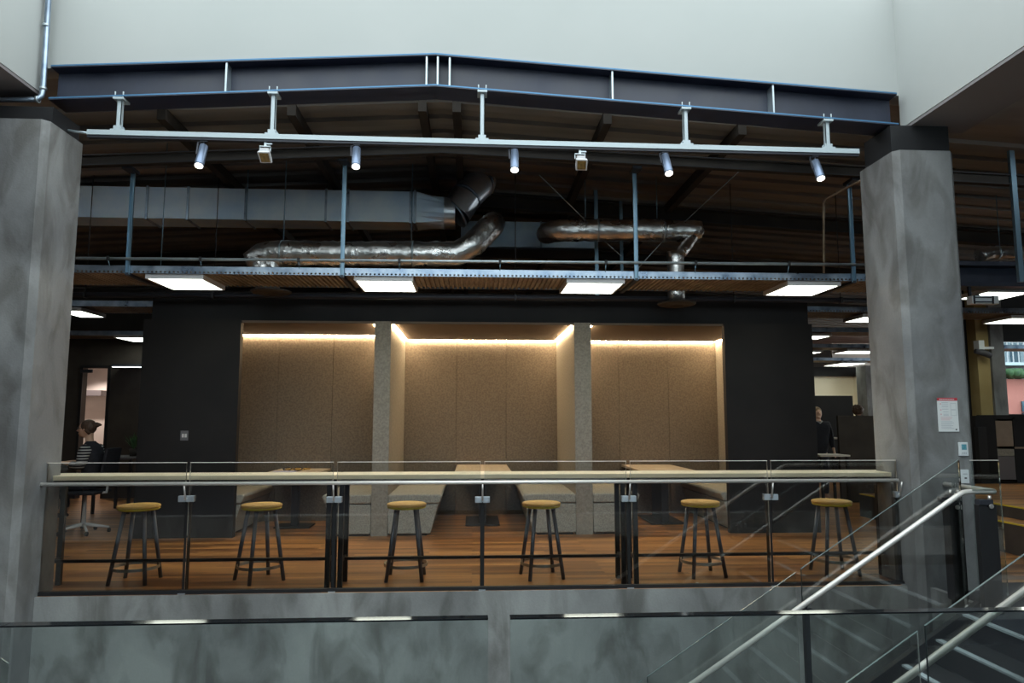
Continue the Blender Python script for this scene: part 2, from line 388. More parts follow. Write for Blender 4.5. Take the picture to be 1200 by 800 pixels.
# ================================================================== ROOF BEAM (front)
def ibeam(name, x0, x1, Yc, zb, depth, flange, label, stiff=(), group=None, t=.02, mt='navy_steel', edge='edge_highlight'):
    """zb(x): bottom of the beam"""
    r = thing(name, label, 'beam', ((x0 + x1) / 2, Yc, zb(0)), group)
    m = MB(); e = MB(); segs = [(x0, pa.x), (pa.x, x1)]
    for a, b in segs:
        m.hexa(((a,Yc-.01,zb(a)),(b,Yc-.01,zb(b)),(b,Yc+.01,zb(b)),(a,Yc+.01,zb(a)),
                (a,Yc-.01,zb(a)+depth),(b,Yc-.01,zb(b)+depth),(b,Yc+.01,zb(b)+depth),(a,Yc+.01,zb(a)+depth)))
    m.build('web', mt, r)
    for off, nm in ((0, 'bottom_flange'), (depth - t, 'top_flange')):
        m = MB()
        for a, b in segs:
            m.hexa(((a,Yc-flange/2,zb(a)+off),(b,Yc-flange/2,zb(b)+off),(b,Yc+flange/2,zb(b)+off),(a,Yc+flange/2,zb(a)+off),
                    (a,Yc-flange/2,zb(a)+off+t),(b,Yc-flange/2,zb(b)+off+t),(b,Yc+flange/2,zb(b)+off+t),(a,Yc+flange/2,zb(a)+off+t)))
        fl_ = m.build(nm, mt, r)
        m = MB(); yy = Yc-flange/2  # thin front strip; on the roof beam its blue paints the edge highlight
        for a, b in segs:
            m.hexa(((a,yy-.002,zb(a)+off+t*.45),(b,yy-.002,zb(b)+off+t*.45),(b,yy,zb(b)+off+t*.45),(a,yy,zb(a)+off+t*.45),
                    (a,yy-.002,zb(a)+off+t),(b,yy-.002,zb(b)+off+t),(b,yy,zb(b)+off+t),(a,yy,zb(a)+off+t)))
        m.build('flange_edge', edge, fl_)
    for px in stiff:
        x = X_(px, Yc - .1, 90)
        MB().box((x-.008, Yc-flange/2+.01, zb(x)+t), (x+.008, Yc-.01, zb(x)+depth-t)).build('stiffener', 'grey_steel', r)
    return r
def zb_front(x):
    # through the three measured points
    if x < pa.x: return pa.z + (pl.z - pa.z) * (x - pa.x) / (pl.x - pa.x)
    return pa.z + (pr.z - pa.z) * (x - pa.x) / (pr.x - pa.x)
zt_l, zt_a, zt_r = Z_(75, 6.25, 57), Z_(61, 6.25, 510), Z_(109, 6.25, 1053)
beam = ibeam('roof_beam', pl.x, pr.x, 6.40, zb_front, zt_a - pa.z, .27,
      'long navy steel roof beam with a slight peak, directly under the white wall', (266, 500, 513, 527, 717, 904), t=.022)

# white wall starts at the beam top: close any slot behind with the wall body itself
# ================================================================== LIGHTING RAIL
ra, rb = at(104, 156, 6.300), at(1005, 178.5, 6.300)
r = thing('lighting_rail', 'long straight white lighting rail hung under the navy roof beam', 'rail', ((ra.x+rb.x)/2, 6.300, ra.z))
MB().bar(ra, rb, .07, .045).build('rail_body', 'rail_paint', r)
MB().bar(ra - Vector((0,0,.034)), rb - Vector((0,0,.034)), .05, .022).build('rail_channel', 'dark_steel', r)
def rail_z(x): return ra.z + (rb.z - ra.z) * (x - ra.x) / (rb.x - ra.x)
for px, pt in ((140, 117), (320, 110), (565, 107), (803, 127), (968, 145)):
    x = X_(px, 6.300, 140); zb_ = rail_z(x) + .0225; zt = zb_front(x)
    h = MB(); h.box((x-.022, 6.280, zb_+.01), (x+.022, 6.286, zt-.01)); h.box((x-.022, 6.280, zb_+.01), (x-.016, 6.320, zt-.01)); h.box((x+.016, 6.280, zb_+.01), (x+.022, 6.320, zt-.01))
    h.box((x-.06, 6.265, zb_), (x+.06, 6.335, zb_+.012)); h.box((x-.035, 6.270, zb_+.012), (x+.035, 6.330, zb_+.045))
    h.box((x-.045, 6.250, zt-.02), (x+.045, 6.380, zt-.001))
    h.build('hanger_bracket', 'rail_paint', r)
    for s_ in (-1, 1): MB().tube(((x+s_*.035, 6.270, zt-.0), (x+s_*.035, 6.270, zt+.055)), .006, 6).build('bolt', 'rail_paint', r)
# bent conduit from the left column to the rail
m = MB().tube((at(72, 153, 6.450), at(80, 152.5, 6.400), at(88, 154, 6.350), at(104, 156, 6.310)), .011, 8)
tag(m.build('conduit', 'grey_steel'), 'short bent conduit feeding the left end of the white lighting rail', 'pipe')

# spotlights on the rail
def spot(px, ptop, pbot, dx, label):
    top = at(px, ptop, 6.300); bx = at(px - dx, pbot, 6.21)
    root = thing('spotlight', label, 'spotlight', (top.x, 6.300, rail_z(top.x)-.046), 'spotlights under the lighting rail')
    zr_ = rail_z(top.x) - .046
    MB().box((top.x-.03, 6.285, zr_-.012), (top.x+.03, 6.315, zr_-.001)).tube(((top.x, 6.300, zr_-.01), (top.x, 6.300, top.z+.005)), .009, 8).build('mount', 'dark_steel', root)
    d = (bx - top).normalized()
    n = 18
    m = MB().tube((top, top + d*.004, bx - d*.02, bx), (.030, .037, .040, .040), n); m.build('housing', 'spot_body', root)
    MB().tube((bx, bx + d*.006), (.034, .034), n).build('lens', 'spot_glow', root)
    a = MB(); s_ = -1
    a.box((top.x-.055, 6.295, zr_-.016), (top.x+.01, 6.305, zr_-.008)).bar((top.x-.052, 6.300, zr_-.012), top + d*.10 + Vector((-.046, 0, 0)), .012, .012)
    a.build('arm', 'dark_steel', root)
    L = bpy.data.lights.new('lamp', 'SPOT'); L.energy = 14; L.color = (1, .9, .75); L.spot_size = .9; L.spot_blend = .6; L.shadow_soft_size = .03
    lo = bpy.data.objects.new('lamp', L); C.objects.link(lo); lo.parent = root; lo.location = (bx + d*.02) - Vector(root.location)
    lo.rotation_euler = d.to_track_quat('-Z', 'Y').to_euler()
    return root
spot(239, 171, 194, 6, 'leftmost cylindrical spotlight on the white rail, tilted with its lens left')
spot(418, 174, 195, 1, 'cylindrical spotlight on the white rail, second from the left')
spot(603, 177, 199, 0, 'cylindrical spotlight hanging straight down at the middle of the white rail')
spot(779, 182, 203, -5, 'cylindrical spotlight on the white rail, second from the right')
spot(955, 189, 209, -7, 'rightmost cylindrical spotlight near the free end of the white rail')
def flood(px, pt, pb, label):
    c = at(px, (pt+pb)/2, 6.280); hw_ = .045; zr_ = rail_z(c.x) - .046
    root = thing('floodlight', label, 'floodlight', (c.x, 6.300, zr_), 'square floodlights under the lighting rail')
    m = MB(); m.box((c.x-.05, 6.280, zr_-.045), (c.x+.05, 6.320, zr_-.038)); m.box((c.x-.05, 6.290, zr_-.085), (c.x-.044, 6.310, zr_-.04)); m.box((c.x+.044, 6.290, zr_-.085), (c.x+.05, 6.310, zr_-.04))
    m.box((c.x-.01, 6.290, zr_-.04), (c.x+.01, 6.310, zr_+.006)); m.box((c.x, 6.293, zr_-.02), (c.x+.06, 6.307, zr_-.008)); m.build('bracket', 'grey_steel', root)
    y0 = 6.25; z0 = zr_ - .105
    m = MB().hexa(((c.x-.05,y0-.03,z0-.015),(c.x+.06,y0-.03,z0-.015),(c.x+.065,y0+.05,z0-.09),(c.x-.04,y0+.05,z0-.09),
                   (c.x-.045,y0-.0,z0+.01),(c.x+.055,y0-.0,z0+.01),(c.x+.055,y0+.08,z0-.04),(c.x-.04,y0+.08,z0-.04)))
    m.box((c.x-.035, y0+.0, z0+.005), (c.x+.045, y0+.05, z0+.035))
    m.build('housing', 'panel_body', root, bevel=.004)
    n = Vector((0, -.075, -.08)).normalized() * .003
    P = [Vector((c.x-.034,y0-.022,z0-.0235)), Vector((c.x+.047,y0-.022,z0-.0235)), Vector((c.x+.050,y0+.040,z0-.0815)), Vector((c.x-.028,y0+.040,z0-.0815))]
    P = [p + n for p in P]
    MB().hexa([p for p in P] + [p - n*1.5 for p in P]).build('lens', 'amber_glass', root)
    return root
flood(310, 172, 192, 'small square floodlight on the rail between the two left spotlights')
flood(680, 178, 198, 'small square floodlight on the rail right of the middle spotlight')

# drainage pipe at the upper left corner of the white wall
m = MB()
p0 = at(58, -20, 6.26); p1 = at(50.5, 104, 6.26); p2 = at(44, 116.5, 6.24); p3 = at(-30, 117.5, 6.2)
m.tube((p0, p1, at(49, 112, 6.26), p2, p3), .024, 12)
r = thing('wall_pipe', 'grey metal pipe running down the corner of the white wall above the left column', 'pipe', p1)
m.build('pipe_run', 'galvanised', r)
for q, d in ((p1, (0,0,1)), (p2, (-1,0,0)), (at(54, 30, 6.26), (0,0,1))):
    d = Vector(d); MB().tube((q - d*.012, q + d*.012), .031, 12).build('pipe_collar', 'grey_steel', r)

# steel on top of the columns
def block(name, a, b, mt, label, cat, bevel=0, group=None):
    o = MB().box(a, b).build(name, mt, bevel=bevel); c = [(a[i]+b[i])/2 for i in range(3)]
    set_origin(o, (c[0], c[1], min(a[2], b[2]))); tag(o, label, cat, group); return o
block('bearing_beam', (xr0+.0, Yr+.05, Z_(176, Yr, 1080)), (X_(1128, Yr, 300)-.02, Yr+.5, zr-.031), 'black_metal', 'dark steel bearing block on top of the concrete column with the notice', 'beam')
block('bearing_beam', (X_(46, Yl, 200)-.8, Yl+.08, Z_(139, Yl, 30)), (X_(46, Yl, 200)+.03, Yl+.5, Z_(120, Yl, 30)), 'black_metal', 'dark steel bearing block on top of the left concrete column', 'beam')

# ================================================================== INNER ROOF FRAMES AND PURLINS
names = ['second steel roof frame from the front, carrying the cable tray struts', 'third steel roof frame, above the round silver duct elbow',
         'fourth steel roof frame, deep behind the ducts', 'fifth steel roof frame, farthest back in the dark roof']
for i, Y in enumerate((7.55, 10.4, 13.4, 17.0)):
    zb2 = lambda x: roofbot(x) - .30 - (.06 if i == 0 else 0)
    if i == 0:
        za, zlft, zrt = Z_(178, 7.5, 505), Z_(193, 7.5, 100), Z_(206, 7.5, 1010)
        xa_, xl_, xr_ = X_(505, 7.5, 180), X_(100, 7.5, 190), X_(1010, 7.5, 200)
        zb2 = lambda x: za + (zlft - za) * (x - xa_) / (xl_ - xa_) if x < xa_ else za + (zrt - za) * (x - xa_) / (xr_ - xa_)
    ibeam('roof_frame', -8.5 if i else -6.6, 12 if i else 8.5, Y, zb2, .2 if i else .12, .16 if i else .08, names[i], t=.012, group='roof frames', mt='dark_brown', edge='dark_steel')
zfr = [7.55, 10.4, 13.4, 17.0]
plab = ['left of the two close purlins at the roof peak', 'right of the two close purlins at the roof peak', 'purlin above the middle roof bay right of the peak',
        'purlin in the left half of the roof', 'rightmost purlin in the roof bay before the right column', 'leftmost purlin in the roof bay beside the left column']
for lab, x in zip(plab, (pa.x - .2, pa.x + .17, 1.45, -1.95, 2.95, -3.3)):
    z = roofbot(x) - .05
    block('roof_purlin', (x-.045, YB+.98, z-.13), (x+.045, 20, z), 'dark_brown', 'dark ' + lab + ', running away from the viewer', 'purlin', group='purlins under the roof boards')

# ================================================================== CABLE TRAYS
def tray(x0, x1, y0, y1, z, label, parts=True, zh=.085, hangers=(), zt=4.3, light=False):
    r = thing('cable_tray', label, 'cable tray', ((x0+x1)/2, (y0+y1)/2, z))
    for yy, s_ in ((y0, 1), (y1, -1)):
        m = MB(); m.box((x0, yy, z+.024), (x1, yy+s_*.004, z+zh)); m.box((x0, yy, z+zh-.004), (x1, yy+s_*.02, z+zh))
        m.box((x0, yy, z-.001), (x1, yy+s_*.004, z+.006))
        if parts and s_ == 1:
            x = x0
            while x < x1 - .03:
                m.box((x, yy, z+.006), (x+.024, yy+.004, z+.024)); x += .046
        else: m.box((x0, yy, z+.006), (x1, yy+s_*.004, z+.024))
        m.build('side_rail', 'galvanised', r)
    # corrugated, ribbed base running across
    m = MB(); x = x0; p = .055
    pts = []
    while x < x1:
        pts += [(x, z), (x+p*.40, z), (x+p*.5, z+.022), (x+p*.9, z+.022)]; x += p
    ya, yb2 = y0+.004, y1-.004
    A = [m.bm.verts.new((a, ya, b)) for a, b in pts]; B = [m.bm.verts.new((a, yb2, b)) for a, b in pts]
    for i in range(len(pts)-1): m.bm.faces.new((A[i], A[i+1], B[i+1], B[i]))
    m.build('ribbed_base', 'tray_metal', r)
    for x in hangers:
        h = MB(); zt_ = zt(x) if callable(zt) else zt
        h.box((x-.022, y0-.012, z-.02), (x+.022, y0-.007, zt_)); h.box((x-.022, y0-.034, z-.02), (x-.018, y0-.007, zt_)); h.box((x+.018, y0-.034, z-.02), (x+.022, y0-.007, zt_))
        h.build('hanger_strut', 'strut_steel', r)
        MB().box((x-.02, y0-.03, z-.03), (x+.02, y1+.03, z-.002)).build('cross_arm', 'dark_steel', r)
    return r
TZ = 3.062; TY0, TY1 = 7.75, 8.5
hx = [X_(154, TY0, 260), X_(403, TY0, 260), X_(744, TY0, 260), X_(997, TY0, 280)]
def zb_at(x): return (za + (zlft - za) * (x - xa_) / (xl_ - xa_) if x < xa_ else za + (zrt - za) * (x - xa_) / (xr_ - xa_)) + .0
za, zlft, zrt = Z_(178, 7.5, 505), Z_(193, 7.5, 100), Z_(206, 7.5, 1010)
xa_, xl_, xr_ = X_(505, 7.5, 180), X_(100, 7.5, 190), X_(1010, 7.5, 200)
main_tray = tray(X_(40, TY0, 320), X_(1075, TY0, 330), TY0, TY1, TZ, 'long perforated cable tray spanning between the two concrete columns', hangers=hx, zt=lambda x: zb_at(x) + .005)
for i, (x, p) in enumerate(zip(hx, ((154,195),(403,185),(744,191),(997,224)))):
    block('beam_clamp', (x-.05, TY0-.18, zb_at(x)-.03), (x+.05, TY0+.02, zb_at(x)+.004), 'dark_steel',
          'dark clamp holding the %s of the four long blue tray struts' % ('leftmost', 'second', 'third', 'rightmost')[i], 'clamp', group='clamps of the tray struts')
# conduit above the tray, with droppers
YC = 7.72
c0, c1 = at(88, 302.5, YC), at(1024, 310, YC)
r = thing('conduit', 'slim straight grey conduit running just above the long front cable tray', 'pipe', ((c0.x+c1.x)/2, YC, c0.z))
MB().tube((c0 + (c0-c1)*.06, c1 + (c1-c0)*.03), .017, 10).build('pipe_run', 'grey_steel', r)
for px in (127, 235, 350, 468, 586, 710, 815, 924):
    x = X_(px, YC, 305); z = c0.z + (c1.z-c0.z)*(x-c0.x)/(c1.x-c0.x)
    MB().box((x-.014, YC-.022, z-.022), (x+.014, YC+.022, z+.024)).build('clip', 'black_metal', r)
    MB().tube(((x, YC, z-.02), (x, TY0+.01, TZ+.06)), .006, 6).build('dropper_rod', 'strut_steel', r)

# second and further tray rows, either side of the dark booth block
rows = []
rows.append(tray(-9, -4.62, 10.5, 11.2, 3.12, 'cable tray behind the left column, over the seated woman', False))
rows.append(tray(4.70, 12, 10.45, 11.15, 3.12, 'cable tray on the right side, just beyond the black booth block', True))
rows.append(tray(5.2, 14, 12.9, 13.5, 3.12, 'third row cable tray on the right side over the office', False))
rows.append(tray(5.4, 14, 15.8, 16.5, 3.12, 'fourth row cable tray on the right side over the office', False))
rows.append(tray(5.6, 14, 19.4, 20.1, 3.12, 'farthest cable tray on the right side over the office', False))
rows.append(tray(-12, -4.9, 13.2, 13.8, 3.0, 'rear cable tray on the left side above the lit doorway', False))

# ================================================================== PANEL LIGHTS
def panel(x0, x1, y0, y1, z, label, e=None):
    r = thing('panel_light', label, 'ceiling light', ((x0+x1)/2, (y0+y1)/2, z), 'square panel lights under the cable trays')
    m = MB(); h = .045; f = .02
    m.box((x0, y0, z), (x1, y0+f, z+h)).box((x0, y1-f, z), (x1, y1, z+h)).box((x0, y0+f, z), (x0+f, y1-f, z+h)).box((x1-f, y0+f, z), (x1, y1-f, z+h)).box((x0, y0, z+h), (x1, y1, z+h+.006))
    m.build('frame', 'panel_body', r)
    MB().box((x0+f, y0+f, z+.004), (x1-f, y1-f, z+.01)).build('diffuser', 'panel_glow', r)
    return r
def panel_px(pa_, pb_, pyn, pyf, Y0, Y1, label):
    z = Z_(pyn, Y0, (pa_+pb_)/2)
    return panel(X_(pa_, Y0, pyn), X_(pb_, Y0, pyn), Y0, Y1, z, label)
PZ = TZ - .0525
for a, b, lab in ((170, 238, 'leftmost of the four big panel lights under the front cable tray'),
                  (415, 484, 'second big panel light from the left, above the left and middle booths'),
                  (664, 732, 'third big panel light from the left, above the middle and right booths'),
                  (923, 985, 'rightmost big panel light under the front cable tray, beside the right column')):
    xa = X_(a, 7.78, 325); xb = X_(b, 7.78, 325)
    panel(xa, xb, 7.78, 8.47, PZ, lab)
def far_panel(px0, px1, Y0, Y1, lab, z=3.05):
    panel(X_(px0, Y0, 380), X_(px1, Y0, 380), Y0, Y1, z, lab)
far_panel(62, 94, 10.5, 11.2, 'panel light half hidden behind the left column')
far_panel(134, 178, 13.0, 13.7, 'small far panel light seen left of the black booth block', 2.94)
far_panel(1012, 1062, 10.5, 11.1, 'panel light half hidden behind the right column, left edge showing')
far_panel(940, 974, 13.0, 13.6, 'panel light just beyond the right edge of the black booth block')
far_panel(992, 1034, 15.9, 16.6, 'bright far panel light in the third row before the right column')
far_panel(984, 1014, 19.5, 20.6, 'farthest panel light above the cream office wall')
far_panel(1186, 1240, 10.5, 11.15, 'panel light at the right picture edge above the window')
far_panel(1196, 1250, 13.0, 13.6, 'smaller panel light at the right picture edge, nearest the window top')
far_panel(1160, 1215, 8.6, 9.2, 'panel light high right of the concrete column, under the dark beam', Z_(347, 8.9, 1180))
far_panel(905, 935, 19.4, 20.0, 'far panel light added unseen behind the black booth block to brighten the cream wall')  # unseen extra panel, added to brighten the cream office wall
far_panel(950, 963, 16.2, 16.8, 'tiny panel light peeping past the black booth block')
# linear lamp of the left bay
a, b = at(132, 429.5, 13.6), at(176, 429.5, 13.6)
r = thing('linear_lamp', 'thin linear lamp at the top of the dark wall behind the woman', 'lamp', ((a.x+b.x)/2, 13.6, a.z))
MB().box((a.x, 13.55, a.z), (b.x, 14.0, a.z+.05)).build('housing', 'dark_steel', r); MB().box((a.x+.01, 13.555, a.z-.012), (b.x-.01, 13.625, a.z)).build('diffuser', 'lamp_cool', r)

# dark service pipes behind the tray
c0, c1 = at(86, 345, 9.29), at(1022, 352, 9.29)
r = thing('service_pipe', 'dark horizontal service pipe in front of the black bulkhead', 'pipe', (0, 9.29, c0.z))
MB().tube((c0, c1), .035, 10).build('pipe_run', 'dark_steel', r)
for px in (100, 250, 604, 860, 985):
    x = X_(px, 9.29, 350); z = c0.z + (c1.z-c0.z)*(x-c0.x)/(c1.x-c0.x)
    MB().box((x-.012, 9.25, z-.04), (x+.012, 9.33, z+.04)).build('pipe_clip', 'black_metal', r)
    MB().tube(((x, 9.29, z+.03), (x, 9.29, roofbot(x)-.04)), .006, 6).build('hanging_rod', 'dark_steel', r)

# ================================================================== DUCTS
YD = 9.35
xa = X_(150, YD, 240); xb = X_(485, YD, 240); zt_, zb_ = Z_(221.5, YD, 330), Z_(258, YD, 330); dd = .42
r = thing('ventilation_duct', 'large rectangular sheet metal duct ending in a round segmented elbow', 'duct', ((xa+xb)/2, YD+dd/2, zb_))
MB().box((xa-2.0, YD, zb_), (xb, YD+dd, zt_)).build('rectangular_run', 'duct_sheet', r, bevel=.006)
for px in (172, 220, 288, 382, 408, 481, 486):
    x = X_(px, YD, 240); MB().box((x-.014, YD-.014, zb_-.014), (x+.014, YD+dd+.014, zt_+.014)).build('flange', 'galvanised', r)
# square to round transition
n = 24; m = MB(); R = (zt_-zb_)/2 * 1.03
ec = at(521, 237, YD + dd/2); A = []; B = []
cx0 = xb + .03; cz = (zt_+zb_)/2; cy = YD + dd/2
for j in range(n):
    t = 2*PI*j/n; c_, s_ = math.cos(t), math.sin(t); k = 1/max(abs(c_), abs(s_))
    A.append(m.bm.verts.new((cx0, cy + c_*k*dd/2, cz + s_*k*(zt_-zb_)/2))); B.append(m.bm.verts.new((ec.x, cy + c_*R, cz - .02 + s_*R)))
for j in range(n): m.bm.faces.new((A[j], A[(j+1)%n], B[(j+1)%n], B[j]))
m.build('transition', 'duct_sheet', r)
pth = [Vector((ec.x, cy, cz-.02)), Vector((ec.x+.15, cy, cz-.02)), at(546, 231, cy+.06), at(562, 215, cy+.25), at(566, 208, cy+.55), at(566, 205, cy+1.3), at(566, 205, cy+3.2)]
for i in range(len(pth)-1):
    MB().tube((pth[i], pth[i+1]), R*(1.0 - .006*i), 24, cap=False).build('elbow_segment', 'round_duct', r)
    if 0 < i < 5:
        d = (pth[i+1]-pth[i-1]).normalized(); MB().tube((pth[i]-d*.015, pth[i]+d*.015), R*1.035, 24).build('joint_ring', 'galvanised', r)

def foil_duct(pts, rad, label, bands=(), droop=0, n=20):
    r = thing('foil_duct', label, 'duct', pts[0])
    P = []
    for a, b in zip(pts, pts[1:]):
        k = max(2, int((b-a).length/.05))
        P += [a.lerp(b, i/k) for i in range(k)]
    P.append(pts[-1])
    rr = [rad*(1+random.uniform(-.035, .035)) for _ in P]
    MB().tube(P, rr, n, noise=.03).build('foil_jacket', 'foil', r)
    for b in bands:
        d = Vector((1, 0, 0)); MB().tube((b - d*.012, b + d*.012), rad*1.06, n).build('tape_band', 'grey_steel', r)
    return r
Y1 = 8.95; rad = .165
pz = lambda px, py, Y=Y1: at(px, py, Y)
q = foil_duct([pz(316, 310, 8.95) - Vector((0,0,.25)), pz(306, 308), pz(300, 302) , pz(318, 297), pz(420, 297.5), pz(535, 297.5), pz(553, 288), pz(574, 266, 9.1), pz(578, 262, 9.6), pz(578, 262, 11.0)],
          rad*.98, 'crumpled silver foil duct left of centre, bending up behind the round elbow', [pz(331, 297), pz(484, 297.5)])
q = foil_duct([pz(640, 274, 10.6), pz(642, 273, 9.5), pz(648, 271, 9.3), pz(662, 270, 9.2), pz(740, 270, 9.2), pz(812, 271, 9.2), pz(820, 271.5, 9.2)],
          .145, 'crumpled silver foil duct right of centre, turning down at its right end', [pz(700, 270, 9.2), pz(777, 271, 9.2)])
# rectangular duct behind
z0, z1 = Z_(289.5, 11.2, 605), Z_(259.5, 11.2, 605)
r = thing('ventilation_duct', 'short rectangular duct section between the two silver foil ducts', 'duct', (X_(605, 11.2), 11.2, z0))
MB().box((X_(540, 11.2, 270), 11.2, z0), (X_(700, 11.2, 270), 11.7, z1)).build('rectangular_run', 'duct_sheet', r, bevel=.006)
for px in (572, 634): x = X_(px, 11.2, 270); MB().box((x-.015, 11.185, z0-.015), (x+.015, 11.715, z1+.015)).build('flange', 'galvanised', r)
MB().box((X_(540, 11.2, 270), 11.15, z0-.05), (X_(700, 11.2, 270), 11.75, z0-.02)).build('support_channel', 'dark_steel', r)

# round diffusers on drop pipes
def diffuser(px, pyc, ptop, Y, rp, rd, label, mt='foil'):
    c = at(px, pyc, Y); top = at(px, ptop, Y).z
    r = thing('air_diffuser', label, 'air vent', (c.x, Y, c.z))
    prof = [(.02, .0), (rd*.35, -.002), (rd*.38, -.016), (rd*.62, -.004), (rd*.66, -.018), (rd*.95, .0), (rd, .012), (rd*.98, .022), (rp*1.05, .05), (rp, .06)]
    MB().lathe(c, prof, 32).build('round_grille', 'dark_brown', r)
    m = MB(); k = 8
    m.tube([(c.x, Y, c.z+.055 + (top-c.z-.055)*i/k) for i in range(k+1)], rp, 20, noise=.02); m.build('drop_pipe', mt, r)
m = MB(); k = 14
br = [pz(815, 273, 9.19).lerp(pz(797, 298, 9.0), i/k) for i in range(k+1)]
m.tube(br, [.075*(1+random.uniform(-.05, .05)) for _ in br], 16, noise=.04).tube((pz(814, 271, 9.2), pz(820, 271, 9.2), pz(824, 272, 9.2)), (.135, .10, .04), 18, noise=.03)
m.build('branch_jacket', 'foil', q)
diffuser(793, 357, 295, 9.0, .11, .25, 'round ceiling diffuser under the right silver foil duct')
diffuser(318, 343, 306, 8.95, .10, .25, 'round ceiling diffuser under the left silver foil duct')

# threaded rods and service struts hanging from the roof
def rod(px, p0, p1, Y, rad_, label, mt='strut_steel', cat='rod', name='hanging_rod', top=True):
    a = at(px, p0, Y); b = at(px, p1, Y); ztop = roofbot(a.x) - .02 if top else a.z
    o = MB().tube(((b.x, Y, b.z), (b.x, Y, ztop)), rad_, 6).build(name, mt); set_origin(o, (b.x, Y, b.z)); tag(o, label, cat, 'rods hanging from the roof'); return o
rod(1172, 150, 293, 9.0, .006, 'thin rod holding the small foil duct right of the column')
rod(288.5, 120, 259, YD-.03, .007, 'thin rod at the left flange of the rectangular duct')
rod(332, 120, 289, 8.93, .008, 'thin rod holding the left foil duct near its left end')
rod(482, 120, 289, YD-.05, .008, 'thin rod beside the transition piece of the rectangular duct')
rod(188, 150, 317, 8.3, .006, 'leftmost thin rod running down to the front cable tray')
rod(686, 130, 256, 9.2, .006, 'thin rod above the left end of the right foil duct')
rod(770, 130, 256, 9.2, .006, 'thin rod above the right end of the right foil duct')
for px, Y, p1, w_, lab in ((729, 10.2, 318, .045, 'blue steel strut behind the right foil duct'), (700, 9.8, 352, .05, 'grey steel strut running down past the third panel light')):
    a = at(px, p1, Y); o = MB().box((a.x-w_/2, Y, a.z), (a.x+w_/2, Y+.04, roofbot(a.x)-.1)).build('steel_strut', 'strut_steel'); set_origin(o, (a.x, Y, a.z)); tag(o, lab, 'strut')
def wire(a, b, Ya, Yb, label):
    p, q_ = at(*a, Ya), at(*b, Yb)
    o = MB().tube((p, q_), .006, 5).build('bracing_wire', 'grey_steel'); set_origin(o, p); tag(o, label, 'wire')
wire((632, 205), (690, 262), 8.6, 9.1, 'thin wire slanting down to the left end of the right foil duct')
wire((872, 195), (800, 262), 8.6, 9.1, 'thin wire slanting down to the right end of the right foil duct')
wire((700, 275), (728, 300), 9.4, 9.4, 'short slanted bracing wire under the right foil duct')
wire((778, 281), (748, 314), 9.3, 9.3, 'bracing wire slanting down behind the third tray strut')
# bent conduit by the right column
m = MB().tube((at(1020, 206, 6.9), at(1000, 216, 7.2), at(968, 233, 7.7), at(965, 238, 7.75), at(965.5, 320, 7.75)), .013, 8)
tag(m.build('conduit', 'tray_metal'), 'thin bent brown conduit just left of the right concrete column', 'pipe')
# right-hand side services
o = MB().box((at(1198, 330, 7.5).x-.03, 7.5, at(1200, 330, 7.5).z), (at(1198, 330, 7.5).x+.03, 7.54, roofbot(5.7)-.0)).build('steel_strut', 'strut_steel'); tag(o, 'vertical blue strut at the right picture edge', 'strut')
foil_duct([at(1147, 300, 9), at(1160, 296, 9), at(1180, 296, 9), at(1240, 297, 9)], .09, 'small silver foil duct right of the concrete column', [at(1168, 296, 9)])
a = at(1133, 336, 8.3)
r = thing('steel_beam', 'deep dark steel beam running right from the concrete column', 'beam', a)
for nm, p0, p1, dy in (('web', 312, 331, .0), ('top_flange', 307, 312, .15), ('bottom_flange', 331, 336, .15)):
    MB().box((a.x - .4, 8.5-dy, Z_(p1, 8.4, 1160)), (11, 8.52+dy, Z_(p0, 8.4, 1160))).build(nm, 'navy_steel', r)
# track box
a, b = at(1139, 346, 8.2), at(1171, 356, 8.2)
r = thing('sensor_box', 'small white bracketed box under the dark beam right of the column', 'sensor', (a.x, 8.2, b.z))
MB().box((a.x, 8.2, b.z), (b.x, 8.3, a.z)).build('housing', 'plastic_white', r, bevel=.004)
MB().box((a.x+.03, 8.19, b.z+.015), (b.x-.09, 8.2, b.z+.03)).box((a.x+.03, 8.19, a.z-.03), (b.x-.09, 8.2, a.z-.02)).box((a.x+.015, 8.185, b.z), (a.x+.03, 8.2, a.z)).box((b.x-.09, 8.185, b.z), (b.x-.075, 8.2, a.z)).build('bracket', 'dark_steel', r)
MB().box((a.x+.1, 8.24, a.z), (a.x+.13, 8.40, a.z+.02)).box((a.x+.1, 8.38, a.z), (a.x+.13, 8.41, Z_(336, 8.4, 1150)+.0)).build('mounting_stem', 'dark_steel', r)

# ================================================================== BOOTH BLOCK
YF = 9.36; YK = 11.37
bx0 = X_(163, YF); bx1 = X_(955.5, YF); zC = Z_(377, YF, 560); zH = Z_(345, 9.5, 560)
ox0 = X_(279, YF, 480); ox1 = X_(851, YF, 480)
p1a, p1b = X_(438, YF, 450), X_(457, YF, 450); p2a, p2b = X_(673.5, YF, 450), X_(693, YF, 450)
YKL = 10.78
bl = X_(279, YF, 480) - .75; br_ = X_(840, YK, 450)
struct(MB().box((bx0, YF-.02, .0), (ox0, YF+.08, zC)).box((bx0, YF+.08, 0), (bx0+.1, YK+.3, zC)).build('wall_booth_left', 'black_panel'))
struct(MB().box((ox1, YF-.02, .0), (bx1, YF+.08, zC)).box((bx1-.1, YF+.08, 0), (bx1, YK+.3, zC)).build('wall_booth_right', 'black_panel'))
hb = MB().box((X_(180, 9.5, 360), 9.47, zC+.002), (X_(945, 9.5, 360), YK+.3, zH)); struct(hb.build('wall_booth_bulkhead', 'black_panel'))
struct(MB().box((bx0+.1, YF+.02, zC-.03), (p1a, YK+.2, zC)).box((p1b, YF+.02, zC-.03), (p2a, YK+.2, zC)).box((p2b, YF+.02, zC-.03), (bx1-.1, YK+.2, zC)).build('ceiling_booth', 'booth_ceiling'))
